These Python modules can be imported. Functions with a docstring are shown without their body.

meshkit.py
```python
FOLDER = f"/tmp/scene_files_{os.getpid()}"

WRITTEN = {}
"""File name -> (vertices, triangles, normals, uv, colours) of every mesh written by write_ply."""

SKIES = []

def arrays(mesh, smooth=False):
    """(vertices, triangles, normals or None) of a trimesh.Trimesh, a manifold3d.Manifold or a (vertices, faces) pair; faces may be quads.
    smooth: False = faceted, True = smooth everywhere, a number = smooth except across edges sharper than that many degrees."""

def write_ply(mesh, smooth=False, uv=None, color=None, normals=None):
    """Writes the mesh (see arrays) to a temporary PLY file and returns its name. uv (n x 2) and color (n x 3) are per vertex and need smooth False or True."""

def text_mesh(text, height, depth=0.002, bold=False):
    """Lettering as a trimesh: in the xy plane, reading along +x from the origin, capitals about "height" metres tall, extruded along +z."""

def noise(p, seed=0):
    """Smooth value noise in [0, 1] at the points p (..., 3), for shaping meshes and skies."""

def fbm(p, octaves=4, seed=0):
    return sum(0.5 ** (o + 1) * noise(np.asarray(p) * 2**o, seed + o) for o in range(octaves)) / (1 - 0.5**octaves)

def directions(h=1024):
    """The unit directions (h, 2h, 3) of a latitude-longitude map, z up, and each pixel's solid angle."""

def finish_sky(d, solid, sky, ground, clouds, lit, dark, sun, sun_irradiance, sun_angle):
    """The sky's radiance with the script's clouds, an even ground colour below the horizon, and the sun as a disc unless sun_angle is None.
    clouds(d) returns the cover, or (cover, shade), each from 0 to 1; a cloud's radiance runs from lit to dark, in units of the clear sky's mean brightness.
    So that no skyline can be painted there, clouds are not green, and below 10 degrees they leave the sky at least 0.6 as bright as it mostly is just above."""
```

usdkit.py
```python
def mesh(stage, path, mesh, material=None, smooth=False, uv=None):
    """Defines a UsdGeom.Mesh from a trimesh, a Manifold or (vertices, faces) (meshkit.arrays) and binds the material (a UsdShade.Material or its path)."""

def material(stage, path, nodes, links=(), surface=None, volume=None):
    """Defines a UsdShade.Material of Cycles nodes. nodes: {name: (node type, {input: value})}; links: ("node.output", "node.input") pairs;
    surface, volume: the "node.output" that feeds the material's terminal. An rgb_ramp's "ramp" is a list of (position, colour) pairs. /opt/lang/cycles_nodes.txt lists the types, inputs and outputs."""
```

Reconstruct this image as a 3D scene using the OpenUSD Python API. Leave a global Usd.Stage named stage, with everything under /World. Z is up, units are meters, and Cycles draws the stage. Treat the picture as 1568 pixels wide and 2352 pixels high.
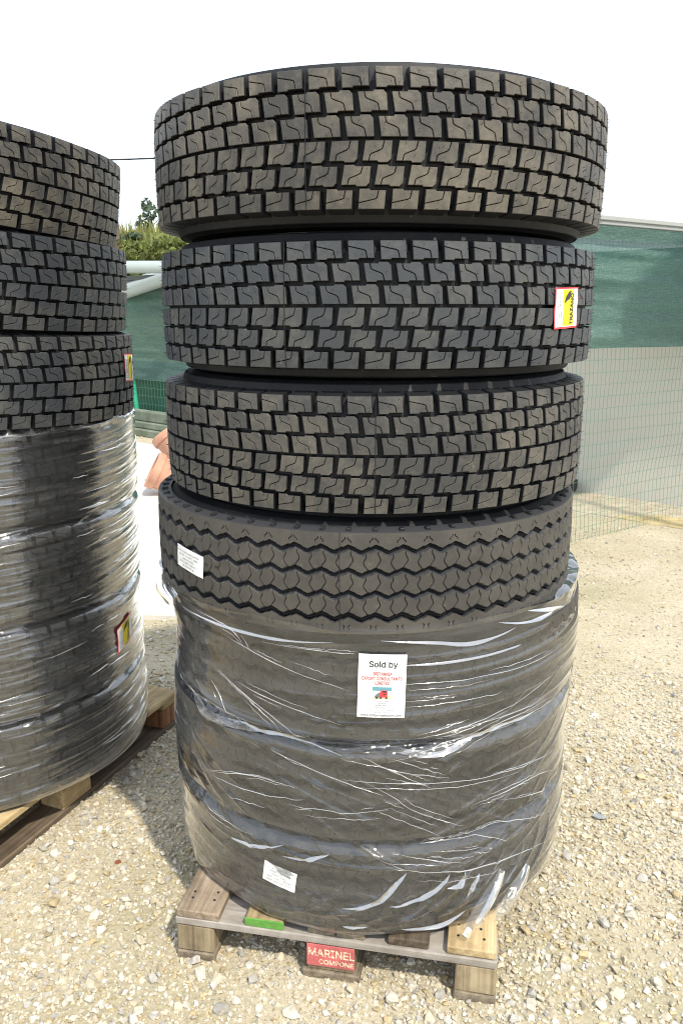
import math, random
import numpy as np
import trimesh
import mapbox_earcut as earcut
import usdkit, meshkit
from shapely.geometry import Polygon, LineString, box as sbox
from pxr import Usd, UsdGeom, UsdLux, UsdShade, Gf, Sdf, Vt

PI = math.pi
rad = math.radians
stage = Usd.Stage.CreateInMemory()
UsdGeom.SetStageUpAxis(stage, "Z")
UsdGeom.Xform.Define(stage, "/World")
UsdGeom.Scope.Define(stage, "/World/Looks")

# ------------------------------------------------------------------ camera, sky, sun, exposure
CAM_H, PITCH = 1.60, 13.9
SUN_AZ, SUN_EL = 32.0, 53.0          # degrees: azimuth to the right of straight-behind-the-camera
SUN_I, SKY_S, EXPO = 0.74, 0.15, 0.70
cam = UsdGeom.Camera.Define(stage, "/World/camera")
cam.AddTranslateOp().Set(Gf.Vec3d(0, 0, CAM_H))
cam.AddRotateXOp().Set(90 - PITCH)
cam.CreateHorizontalApertureAttr(24.0)
cam.CreateVerticalApertureAttr(36.0)
cam.CreateFocalLengthAttr(24.0 * 1842 / 1568)
cam.CreateExposureAttr(EXPO)
cam.CreateClippingRangeAttr(Gf.Vec2f(0.05, 5000))

dome = UsdLux.DomeLight.Define(stage, "/World/sky")
sx, sy = math.sin(rad(SUN_AZ)), -math.cos(rad(SUN_AZ))
skym = usdkit.material(stage, "/World/Looks/sky_air", {
    "sky": ("sky_texture", {"sky_type": "single_scattering", "sun_disc": False, "sun_elevation": rad(SUN_EL), "sun_rotation": math.atan2(sx, sy),
                            "altitude": 100.0, "air_density": 1.0, "aerosol_density": 2.0, "ozone_density": 1.0}),
    "tc": ("texture_coordinate", {}),
    "n": ("noise_texture", {"scale": 1.6, "detail": 4.0, "roughness": 0.55}),
    "r": ("rgb_ramp", {"ramp": [(0.3, (0.55, 0.55, 0.55)), (0.62, (0.92, 0.92, 0.92))]}),
    "cl": ("mix_color", {"b": (5.9, 6.4, 7.1), "use_clamp": False}),
    "bg": ("background_shader", {"strength": SKY_S})},
    [("tc.generated", "n.vector"), ("n.fac", "r.fac"), ("r.color", "cl.fac"), ("sky.color", "cl.a"), ("cl.result", "bg.color")], surface="bg.background")
UsdShade.MaterialBindingAPI.Apply(dome.GetPrim()).Bind(skym)

sun = UsdLux.DistantLight.Define(stage, "/World/sun")
sun.CreateNormalizeAttr(True)
sun.CreateIntensityAttr(SUN_I)
sun.CreateAngleAttr(2.0)
sun.CreateColorAttr(Gf.Vec3f(1.0, 0.93, 0.80))
sun.AddRotateZOp().Set(SUN_AZ)
sun.AddRotateXOp().Set(90 - SUN_EL)

# ------------------------------------------------------------------ helpers
used = {}
def numbered(parent, name):
    k = (parent, name)
    n = used.get(k, 0)
    used[k] = n + 1
    return f"{parent}/{name}" if n == 0 else f"{parent}/{name}_{n:03d}"

def tag(prim, label=None, cat=None, group=None, kind=None):
    p = prim.GetPrim() if hasattr(prim, "GetPrim") else prim
    for k, v in (("label", label), ("category", cat), ("group", group), ("kind", kind)):
        if v:
            p.SetCustomDataByKey(k, v)
    return p

def thing(name, label=None, cat=None, loc=(0, 0, 0), rotz=0.0, group=None, tilt=None):
    x = UsdGeom.Xform.Define(stage, numbered("/World", name))
    x.AddTranslateOp().Set(Gf.Vec3d(*map(float, loc)))
    if tilt:
        x.AddRotateXOp().Set(float(tilt[0]))
        x.AddRotateYOp().Set(float(tilt[1]))
    if rotz:
        x.AddRotateZOp().Set(float(rotz))
    tag(x, label, cat, group)
    return x.GetPrim()

def obj(name, mesh, mat, parent=None, smooth=False, label=None, cat=None, group=None, kind=None):
    base = str(parent.GetPath()) if parent is not None else "/World"
    m = usdkit.mesh(stage, numbered(base, name), mesh, mat, smooth=smooth)
    tag(m, label, cat, group, kind)
    return m.GetPrim()

def T(v, f):
    return trimesh.Trimesh(np.asarray(v, float), np.asarray(f, int), process=False)

def cat(ms):
    ms = [m for m in ms if m is not None]
    vs, fs, n = [], [], 0
    for m in ms:
        vs.append(np.asarray(m.vertices)); fs.append(np.asarray(m.faces) + n); n += len(m.vertices)
    return T(np.vstack(vs), np.vstack(fs))

def ring_offset(p, d):
    """vertex-wise mitre offset of a ccw ring; d>0 grows"""
    p = np.asarray(p, float)
    a, b = np.roll(p, 1, 0), np.roll(p, -1, 0)
    e1, e2 = p - a, b - p
    e1 /= np.linalg.norm(e1, axis=1, keepdims=True) + 1e-12
    e2 /= np.linalg.norm(e2, axis=1, keepdims=True) + 1e-12
    n1, n2 = np.stack([e1[:, 1], -e1[:, 0]], 1), np.stack([e2[:, 1], -e2[:, 0]], 1)
    m = n1 + n2
    k = 2.0 / np.maximum((m * m).sum(1), 0.7)
    return p + m * k[:, None] * d

def ccw(poly):
    from shapely.geometry.polygon import orient
    return np.array(orient(poly, 1.0).exterior.coords)[:-1]

def prism(poly, layers, bottom=False):
    """shapely polygon (no holes) lofted through [(offset, height), ...]; the last layer is capped"""
    p = ccw(poly)
    n = len(p)
    vs, fs = [], []
    for off, h in layers:
        q = ring_offset(p, off) if off else p
        vs.append(np.column_stack([q, np.full(n, h)]))
    i = np.arange(n); j = (i + 1) % n
    for k in range(len(layers) - 1):
        a, b = k * n, (k + 1) * n
        fs.append(np.column_stack([a + i, a + j, b + j])); fs.append(np.column_stack([a + i, b + j, b + i]))
    top = vs[-1][:, :2]
    tri = earcut.triangulate_float64(top.astype(np.float64), np.array([n], np.uint32)).reshape(-1, 3).astype(int)
    c = np.cross(top[tri[:, 1]] - top[tri[:, 0]], top[tri[:, 2]] - top[tri[:, 0]])
    tri[c < 0] = tri[c < 0][:, ::-1]
    fs.append(tri + (len(layers) - 1) * n)
    if bottom:
        fs.append(tri[:, ::-1])
    return T(np.vstack(vs), np.vstack(fs))

def cbox(size, center=(0, 0, 0), bev=0.003, jig=0.0, rng=None):
    """box with chamfered edges"""
    sx_, sy_, sz_ = np.array(size) / 2.0
    bev = min(bev, sx_ * 0.8, sy_ * 0.8, sz_ * 0.8)
    pts = []
    for X in (-1, 1):
        for Y in (-1, 1):
            for Z in (-1, 1):
                pts += [(X * (sx_ - bev), Y * (sy_ - bev), Z * sz_), (X * (sx_ - bev), Y * sy_, Z * (sz_ - bev)), (X * sx_, Y * (sy_ - bev), Z * (sz_ - bev))]
    pts = np.array(pts)
    if jig and rng is not None:
        pts += rng.normal(0, jig, pts.shape)
    m = trimesh.convex.convex_hull(pts)
    m.apply_translation(center)
    return m

def tube(path, r, n=10, cap=True):
    path = np.asarray(path, float)
    r = np.broadcast_to(np.asarray(r, float), (len(path),))
    t = np.gradient(path, axis=0); t /= np.linalg.norm(t, axis=1, keepdims=True) + 1e-12
    up = np.array([0, 0, 1.0]) if abs(t[0][2]) < 0.9 else np.array([1.0, 0, 0])
    vs = []
    for k in range(len(path)):
        s = np.cross(t[k], up); s /= np.linalg.norm(s) + 1e-12
        up = np.cross(s, t[k])
        a = np.arange(n) * 2 * PI / n
        vs.append(path[k] + r[k] * (np.cos(a)[:, None] * s + np.sin(a)[:, None] * up))
    fs = []
    i = np.arange(n); j = (i + 1) % n
    for k in range(len(path) - 1):
        a, b = k * n, (k + 1) * n
        fs += [np.column_stack([a + i, b + j, a + j]), np.column_stack([a + i, b + i, b + j])]
    V = np.vstack(vs)
    if cap:
        c0, c1 = len(V), len(V) + 1
        V = np.vstack([V, path[0], path[-1]])
        fs += [np.column_stack([np.full(n, c0), i, j]), np.column_stack([np.full(n, c1), (len(path) - 1) * n + j, (len(path) - 1) * n + i])]
    F = np.vstack(fs)
    return T(V, F[:, ::-1])

def revolve(profile, n=144, closed=False):
    """profile [(r, z)] spun about z, outward normals when the profile runs upwards on the outside"""
    p = np.asarray(profile, float); m = len(p)
    a = np.arange(n) * 2 * PI / n
    V = np.stack([p[None, :, 0] * np.cos(a)[:, None], p[None, :, 0] * np.sin(a)[:, None], np.broadcast_to(p[None, :, 1], (n, m))], -1).reshape(-1, 3)
    fs = []
    i = np.arange(n); j = (i + 1) % n
    for k in range(m if closed else m - 1):
        k2 = (k + 1) % m
        fs += [np.column_stack([i * m + k, j * m + k, j * m + k2]), np.column_stack([i * m + k, j * m + k2, i * m + k2])]
    return T(V, np.vstack(fs))

def grid(V, wrap=False, flip=False):
    a, b = V.shape[:2]
    idx = np.arange(a * b).reshape(a, b)
    if wrap:
        idx = np.vstack([idx, idx[:1]])
    q = np.stack([idx[:-1, :-1], idx[1:, :-1], idx[1:, 1:], idx[:-1, 1:]], -1).reshape(-1, 4)
    f = np.vstack([q[:, [0, 1, 2]], q[:, [0, 2, 3]]])
    return T(V.reshape(-1, 3), f[:, ::-1] if flip else f)

# ------------------------------------------------------------------ materials
L = "/World/Looks/"
def plain(name, col, rough=0.6, spec=0.5, metal=0.0, bump=0.0, bscale=60.0, var=0.0, vscale=4.0):
    nodes = {"p": ("principled_bsdf", {"base_color": col, "roughness": rough, "specular_ior_level": spec, "metallic": metal}), "g": ("geometry", {})}
    links = []
    if var:
        nodes["v"] = ("noise_texture", {"scale": vscale, "detail": 6.0, "roughness": 0.65})
        nodes["vr"] = ("rgb_ramp", {"ramp": [(0.3, tuple(c * (1 - var) for c in col)), (0.7, tuple(min(c * (1 + var), 1) for c in col))]})
        links += [("g.position", "v.vector"), ("v.fac", "vr.fac"), ("vr.color", "p.base_color")]
    if bump:
        nodes["b"] = ("noise_texture", {"scale": bscale, "detail": 4.0})
        nodes["bm"] = ("bump", {"strength": bump, "distance": 0.01})
        links += [("g.position", "b.vector"), ("b.fac", "bm.height"), ("bm.normal", "p.normal")]
    return usdkit.material(stage, L + name, nodes, links, surface="p.BSDF")

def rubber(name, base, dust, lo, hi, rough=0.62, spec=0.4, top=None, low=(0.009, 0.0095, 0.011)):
    nodes = {
        "g": ("geometry", {}), "oi": ("object_info", {}),
        "n1": ("noise_texture", {"scale": 7.0, "detail": 7.0, "roughness": 0.68}),
        "n2": ("noise_texture", {"scale": 75.0, "detail": 5.0, "roughness": 0.7}),
        "n3": ("noise_texture", {"scale": 260.0, "detail": 2.0}),
        "m1": ("math", {"math_type": "multiply_add", "value2": 0.35, "value3": -0.175}),
        "m2": ("math", {"math_type": "add"}),
        "m3": ("math", {"math_type": "multiply_add", "value2": 0.10, "value3": -0.05}),
        "m4": ("math", {"math_type": "add"}),
        "rp": ("rgb_ramp", {"ramp": [(lo, (0, 0, 0)), ((lo + hi) / 2, (0.45, 0.45, 0.45)), (hi, (1, 1, 1))]}),
        "mx": ("mix_color", {"a": base, "b": dust}),
        "sp": ("rgb_ramp", {"ramp": [(0.655, (0, 0, 0)), (0.77, (0.45, 0.45, 0.45))]}),
        "mx2": ("mix_color", {"b": (0.32, 0.29, 0.22)}),
        "bm": ("bump", {"strength": 0.25, "distance": 0.002}),
        "p": ("principled_bsdf", {"roughness": rough, "specular_ior_level": spec}),
    }
    links = [("g.position", "n1.vector"), ("g.position", "n2.vector"), ("g.position", "n3.vector"), ("n2.fac", "m1.value1"), ("n1.fac", "m2.value1"), ("m1.value", "m2.value2"),
             ("oi.random", "m3.value1"), ("m2.value", "m4.value1"), ("m3.value", "m4.value2"), ("m4.value", "rp.fac"), ("rp.color", "mx.fac"),
             ("n2.fac", "sp.fac"), ("sp.color", "mx2.fac"), ("mx.result", "mx2.a"), ("mx2.result", "p.base_color"), ("n3.fac", "bm.height"), ("bm.normal", "p.normal")]
    if top:      # shade painted into the grooves, below the worn, dusty running surface
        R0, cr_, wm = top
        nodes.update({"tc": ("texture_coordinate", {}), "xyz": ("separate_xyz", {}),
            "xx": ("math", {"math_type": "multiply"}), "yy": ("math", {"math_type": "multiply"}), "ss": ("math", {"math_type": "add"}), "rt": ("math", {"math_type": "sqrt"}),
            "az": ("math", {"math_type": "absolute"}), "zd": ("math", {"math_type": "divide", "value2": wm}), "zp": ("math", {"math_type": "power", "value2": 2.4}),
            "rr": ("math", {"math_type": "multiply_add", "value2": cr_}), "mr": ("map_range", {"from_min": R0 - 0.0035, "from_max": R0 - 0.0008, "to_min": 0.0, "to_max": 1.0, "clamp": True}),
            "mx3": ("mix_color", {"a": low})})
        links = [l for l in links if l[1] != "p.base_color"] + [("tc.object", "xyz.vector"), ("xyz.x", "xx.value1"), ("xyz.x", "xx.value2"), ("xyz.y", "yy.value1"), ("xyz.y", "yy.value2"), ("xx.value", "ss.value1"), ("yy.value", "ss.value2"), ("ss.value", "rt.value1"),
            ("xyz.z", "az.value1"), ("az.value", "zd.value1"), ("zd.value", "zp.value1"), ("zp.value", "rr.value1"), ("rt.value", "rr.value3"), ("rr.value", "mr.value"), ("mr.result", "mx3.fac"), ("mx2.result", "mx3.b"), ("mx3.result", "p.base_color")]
    return usdkit.material(stage, L + name, nodes, links, surface="p.BSDF")

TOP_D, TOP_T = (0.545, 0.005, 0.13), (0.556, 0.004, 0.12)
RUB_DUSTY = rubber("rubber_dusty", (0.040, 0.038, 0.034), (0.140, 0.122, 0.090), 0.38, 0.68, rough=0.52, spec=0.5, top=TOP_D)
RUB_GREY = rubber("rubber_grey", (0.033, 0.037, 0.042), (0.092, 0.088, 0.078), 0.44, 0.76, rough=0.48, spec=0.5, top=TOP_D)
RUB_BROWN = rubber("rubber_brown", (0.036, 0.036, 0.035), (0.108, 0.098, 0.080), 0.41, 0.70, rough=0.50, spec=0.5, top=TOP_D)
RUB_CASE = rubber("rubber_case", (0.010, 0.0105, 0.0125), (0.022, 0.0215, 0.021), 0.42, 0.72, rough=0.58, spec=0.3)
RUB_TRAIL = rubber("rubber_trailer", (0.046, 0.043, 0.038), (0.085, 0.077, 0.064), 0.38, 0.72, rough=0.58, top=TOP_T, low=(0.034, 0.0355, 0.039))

def wood(name, c1, c2, c3, axis="y", rough=0.75):
    sc = {"x": (2.2, 60.0, 60.0), "y": (60.0, 2.2, 60.0), "z": (60, 60, 2.2)}[axis]
    nodes = {
        "tc": ("texture_coordinate", {}), "oi": ("object_info", {}),
        "mul": ("math", {"math_type": "multiply", "value2": 17.0}),
        "cx": ("combine_xyz", {}),
        "mp": ("mapping", {"scale": sc}),
        "n": ("noise_texture", {"scale": 1.0, "detail": 5.0, "roughness": 0.6, "distortion": 0.6}),
        "n2": ("noise_texture", {"scale": 9.0, "detail": 6.0, "roughness": 0.7}),
        "r": ("rgb_ramp", {"ramp": [(0.28, c1), (0.5, c2), (0.72, c3)]}),
        "r2": ("rgb_ramp", {"ramp": [(0.35, (0.55, 0.52, 0.5)), (0.6, (1, 1, 1))]}),
        "mx": ("mix_color", {"blend_type": "multiply", "fac": 0.8}),
        "hv": ("hsv", {}),
        "vm": ("math", {"math_type": "multiply_add", "value2": 0.5, "value3": 0.75}),
        "bm": ("bump", {"strength": 0.4, "distance": 0.003}),
        "p": ("principled_bsdf", {"roughness": rough, "specular_ior_level": 0.25})}
    links = [("tc.object", "mp.vector"), ("oi.random", "mul.value1"), ("mul.value", "cx.x"), ("mul.value", "cx.z"), ("cx.vector", "mp.location"), ("mp.vector", "n.vector"), ("tc.object", "n2.vector"),
             ("n.fac", "r.fac"), ("n2.fac", "r2.fac"), ("r.color", "mx.a"), ("r2.color", "mx.b"), ("oi.random", "vm.value1"), ("vm.value", "hv.value"), ("mx.result", "hv.color"), ("hv.color", "p.base_color"),
             ("n.fac", "bm.height"), ("bm.normal", "p.normal")]
    return usdkit.material(stage, L + name, nodes, links, surface="p.BSDF")

W_BROWN = wood("wood_brown", (0.12, 0.09, 0.065), (0.27, 0.21, 0.15), (0.40, 0.33, 0.25))
W_YELLOW = wood("wood_yellow", (0.25, 0.18, 0.09), (0.40, 0.30, 0.16), (0.52, 0.42, 0.26))
W_GREY = wood("wood_grey", (0.13, 0.105, 0.075), (0.24, 0.20, 0.145), (0.36, 0.30, 0.21))
W_DARK = wood("wood_dark", (0.05, 0.038, 0.027), (0.11, 0.085, 0.06), (0.20, 0.15, 0.10))
W_PALE = wood("wood_pale", (0.34, 0.30, 0.25), (0.46, 0.42, 0.37), (0.55, 0.51, 0.46), axis="x")
W_BLOCK = wood("wood_block", (0.17, 0.13, 0.08), (0.30, 0.24, 0.15), (0.40, 0.33, 0.21), axis="z")
W_RED = wood("wood_reddish", (0.14, 0.06, 0.03), (0.27, 0.13, 0.06), (0.38, 0.20, 0.10), axis="z")

RED = plain("red_paint", (0.46, 0.11, 0.105), 0.7, var=0.30, vscale=30)
CREAM = usdkit.material(stage, L + "cream_print", {"g": ("geometry", {}), "n": ("noise_texture", {"scale": 170.0, "detail": 5.0, "roughness": 0.7}),
    "r": ("rgb_ramp", {"ramp": [(0.40, (0.50, 0.16, 0.13)), (0.50, (0.66, 0.55, 0.38)), (0.7, (0.74, 0.66, 0.50))]}), "p": ("principled_bsdf", {"roughness": 0.65})},
    [("g.position", "n.vector"), ("n.fac", "r.fac"), ("r.color", "p.base_color")], surface="p.BSDF")
GREENP = usdkit.material(stage, L + "green_paint", {"g": ("geometry", {}), "n": ("noise_texture", {"scale": 60.0, "detail": 5.0, "roughness": 0.7}),
    "r": ("rgb_ramp", {"ramp": [(0.34, (0.20, 0.17, 0.09)), (0.42, (0.085, 0.24, 0.035)), (0.7, (0.11, 0.33, 0.05))]}), "p": ("principled_bsdf", {"roughness": 0.65})},
    [("g.position", "n.vector"), ("n.fac", "r.fac"), ("r.color", "p.base_color")], surface="p.BSDF")
PAPER = plain("paper", (0.80, 0.80, 0.79), 0.55, spec=0.3)
BLACKINK = plain("black_ink", (0.03, 0.03, 0.03), 0.6)
GREYINK = plain("grey_ink", (0.16, 0.16, 0.18), 0.6)
REDINK = plain("red_ink", (0.42, 0.05, 0.05), 0.6)
YELLOW = plain("yellow_print", (0.75, 0.62, 0.01), 0.45)
REDPR = plain("red_print", (0.75, 0.05, 0.06), 0.45)
SKYPR = plain("sky_print", (0.12, 0.30, 0.36), 0.5)
PALEPR = plain("pale_print", (0.62, 0.68, 0.66), 0.5)
SANDPR = plain("sand_print", (0.62, 0.52, 0.32), 0.5)

def film_mat(name, haze_lo, haze_hi, rough, bscale, bstr, boost=1.9, tint=(0.93, 0.94, 0.95)):
    nodes = {
        "tc": ("texture_coordinate", {}), "g": ("geometry", {}),
        "mp": ("mapping", {"scale": bscale}),
        "n": ("noise_texture", {"scale": 1.0, "detail": 4.0, "roughness": 0.6, "distortion": 0.3}),
        "bm": ("bump", {"strength": bstr, "distance": 0.004}),
        "fr": ("fresnel", {"IOR": 1.5}),
        "mm": ("math", {"math_type": "multiply", "value2": boost, "use_clamp": True}),
        "tr": ("transparent_bsdf", {"color": tint}),
        "gl": ("glossy_bsdf", {"color": (1, 1, 1), "roughness": rough, "distribution": "ggx"}),
        "mx": ("mix_closure", {}),
        "df": ("diffuse_bsdf", {"color": (0.72, 0.71, 0.68)}),
        "n2": ("noise_texture", {"scale": 0.35, "detail": 5.0, "roughness": 0.65, "distortion": 0.4}),
        "hr": ("rgb_ramp", {"ramp": [(0.35, (haze_lo,) * 3), (0.6, (haze_lo * 0.5 + haze_hi * 0.5,) * 3), (0.78, (haze_hi,) * 3)]}),
        "m2": ("mix_closure", {})}
    links = [("tc.object", "mp.vector"), ("mp.vector", "n.vector"), ("mp.vector", "n2.vector"), ("n.fac", "bm.height"), ("bm.normal", "fr.normal"), ("bm.normal", "gl.normal"),
             ("fr.fac", "mm.value1"), ("mm.value", "mx.fac"), ("tr.BSDF", "mx.closure1"), ("gl.BSDF", "mx.closure2"),
             ("n2.fac", "hr.fac"), ("hr.color", "m2.fac"), ("mx.closure", "m2.closure1"), ("df.BSDF", "m2.closure2")]
    return usdkit.material(stage, L + name, nodes, links, surface="m2.closure")

FILM_MAIN = film_mat("stretch_film_clear", 0.006, 0.045, 0.06, (7, 7, 60), 0.14, boost=1.9, tint=(0.985, 0.99, 0.995))
FILM_LEFT = film_mat("stretch_film_streaked", 0.006, 0.035, 0.05, (5, 5, 120), 0.36, boost=3.8, tint=(0.975, 0.98, 0.99))
FILM_FOLD = film_mat("stretch_film_folds", 0.02, 0.12, 0.08, (14, 14, 90), 0.30, boost=8.0)
FILM_STRAND = film_mat("stretch_film_strands", 0.08, 0.30, 0.12, (30, 30, 60), 0.0, boost=6.0)

GREENNET = usdkit.material(stage, L + "green_shade_net", {
    "g": ("geometry", {}), "mp": ("mapping", {"scale": (14, 14, 330)}), "mp2": ("mapping", {"scale": (160, 160, 160)}),
    "n": ("noise_texture", {"scale": 1.0, "detail": 4.0, "roughness": 0.7}), "n2": ("noise_texture", {"scale": 1.0, "detail": 2.0}),
    "ad": ("math", {"math_type": "multiply_add", "value2": 0.55}), "ml": ("math", {"math_type": "multiply", "value2": 0.45}),
    "r": ("rgb_ramp", {"ramp": [(0.36, (0.032, 0.078, 0.066)), (0.5, (0.066, 0.132, 0.112)), (0.64, (0.20, 0.28, 0.245))]}),
    "d": ("principled_bsdf", {"roughness": 0.6, "specular_ior_level": 0.3}), "t": ("translucent_bsdf", {"color": (0.03, 0.14, 0.11)}), "m": ("mix_closure", {"fac": 0.25}),
    "tr": ("transparent_bsdf", {"color": (1, 1, 1)}), "m2": ("mix_closure", {"fac": 0.10}),
    "bm": ("bump", {"strength": 0.4, "distance": 0.003})},
    [("g.position", "mp.vector"), ("g.position", "mp2.vector"), ("mp.vector", "n.vector"), ("mp2.vector", "n2.vector"), ("n.fac", "ad.value1"), ("n2.fac", "ml.value1"), ("ml.value", "ad.value3"),
     ("ad.value", "r.fac"), ("r.color", "d.base_color"), ("n.fac", "bm.height"), ("bm.normal", "d.normal"), ("d.BSDF", "m.closure1"), ("t.BSDF", "m.closure2"), ("m.closure", "m2.closure1"), ("tr.BSDF", "m2.closure2")], surface="m2.closure")

GROUND = usdkit.material(stage, L + "gravel_ground", {
    "g": ("geometry", {}),
    "n1": ("noise_texture", {"scale": 1.1, "detail": 6.0, "roughness": 0.6}), "n2": ("noise_texture", {"scale": 90.0, "detail": 5.0, "roughness": 0.75}),
    "v": ("voronoi_texture", {"scale": 70.0, "randomness": 1.0}),
    "r1": ("rgb_ramp", {"ramp": [(0.34, (0.34, 0.31, 0.20)), (0.5, (0.445, 0.39, 0.275)), (0.66, (0.53, 0.475, 0.36))]}),
    "r2": ("rgb_ramp", {"ramp": [(0.3, (0.62, 0.62, 0.62)), (0.55, (1, 1, 1)), (0.75, (1.2, 1.2, 1.2))]}),
    "mx": ("mix_color", {"blend_type": "multiply", "fac": 1.0, "use_clamp": False}),
    "bm": ("bump", {"strength": 0.25, "distance": 0.006}), "bm2": ("bump", {"strength": 0.5, "distance": 0.008}),
    "p": ("principled_bsdf", {"roughness": 0.9, "specular_ior_level": 0.15})},
    [("g.position", "n1.vector"), ("g.position", "n2.vector"), ("g.position", "v.vector"), ("n1.fac", "r1.fac"), ("n2.fac", "r2.fac"), ("r1.color", "mx.a"), ("r2.color", "mx.b"), ("mx.result", "p.base_color"),
     ("v.distance", "bm.height"), ("n2.fac", "bm2.height"), ("bm.normal", "bm2.normal"), ("bm2.normal", "p.normal")], surface="p.BSDF")

def stone_mat(name, c):
    return usdkit.material(stage, L + name, {
        "g": ("geometry", {}), "oi": ("object_info", {}),
        "n": ("noise_texture", {"scale": 45.0, "detail": 4.0, "roughness": 0.6}),
        "r": ("rgb_ramp", {"ramp": [(0.3, tuple(x * 0.72 for x in c)), (0.65, tuple(min(x * 1.12, 0.8) for x in c))]}),
        "hv": ("hsv", {}), "vm": ("math", {"math_type": "multiply_add", "value2": 0.45, "value3": 0.74}),
        "p": ("principled_bsdf", {"roughness": 0.85, "specular_ior_level": 0.2})},
        [("g.position", "n.vector"), ("n.fac", "r.fac"), ("r.color", "hv.color"), ("oi.random", "vm.value1"), ("vm.value", "hv.value"), ("hv.color", "p.base_color")], surface="p.BSDF")
STONES = [stone_mat("stone_cream", (0.50, 0.44, 0.325)), stone_mat("stone_white", (0.57, 0.53, 0.44)), stone_mat("stone_grey", (0.40, 0.38, 0.34)), stone_mat("stone_ochre", (0.44, 0.355, 0.21))]
REDSTONE = stone_mat("stone_brick", (0.28, 0.10, 0.06))
BLUESTONE = stone_mat("stone_blue_grey", (0.30, 0.32, 0.33))
CONCRETE = plain("pale_concrete", (0.62, 0.60, 0.55), 0.9, 0.2, bump=0.3, bscale=50, var=0.10, vscale=2)
WALLM = plain("pale_wall", (0.54, 0.52, 0.45), 0.75, 0.3, bump=0.12, bscale=30, var=0.05, vscale=1.2)
PAVER = plain("paver_beige", (0.42, 0.37, 0.28), 0.85, 0.2, bump=0.3, var=0.22, vscale=7)
PAVERY = plain("paver_yellow", (0.42, 0.345, 0.19), 0.85, 0.2, bump=0.3, var=0.25, vscale=9)
METAL = plain("grey_metal", (0.33, 0.34, 0.32), 0.45, 0.5, var=0.06)
WIRE = plain("green_wire", (0.07, 0.20, 0.13), 0.45)
POSTG = plain("green_post_paint", (0.03, 0.36, 0.20), 0.4)
PVC = plain("white_pvc", (0.32, 0.37, 0.36), 0.35, var=0.05, vscale=3)
DARK = plain("dark_roof", (0.05, 0.06, 0.055), 0.8, var=0.2)
DKGREEN = plain("dark_green_sheet", (0.012, 0.085, 0.05), 0.6, var=0.35, vscale=3)
BOARDG = plain("mossy_board", (0.17, 0.20, 0.155), 0.85, 0.2, bump=0.3, var=0.3, vscale=5)
TERRA = plain("terracotta", (0.46, 0.25, 0.17), 0.75, 0.25, var=0.25, vscale=6)
CABLE = plain("black_cable", (0.02, 0.02, 0.02), 0.5)
CARD = plain("ochre_wood_far", (0.50, 0.34, 0.13), 0.8, var=0.2, vscale=15)
GRASSG = plain("hill_grass", (0.14, 0.175, 0.06), 0.9, 0.1, var=0.35, vscale=0.8)
BARK = plain("bark", (0.16, 0.12, 0.085), 0.9, 0.1, var=0.3, vscale=8)

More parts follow.
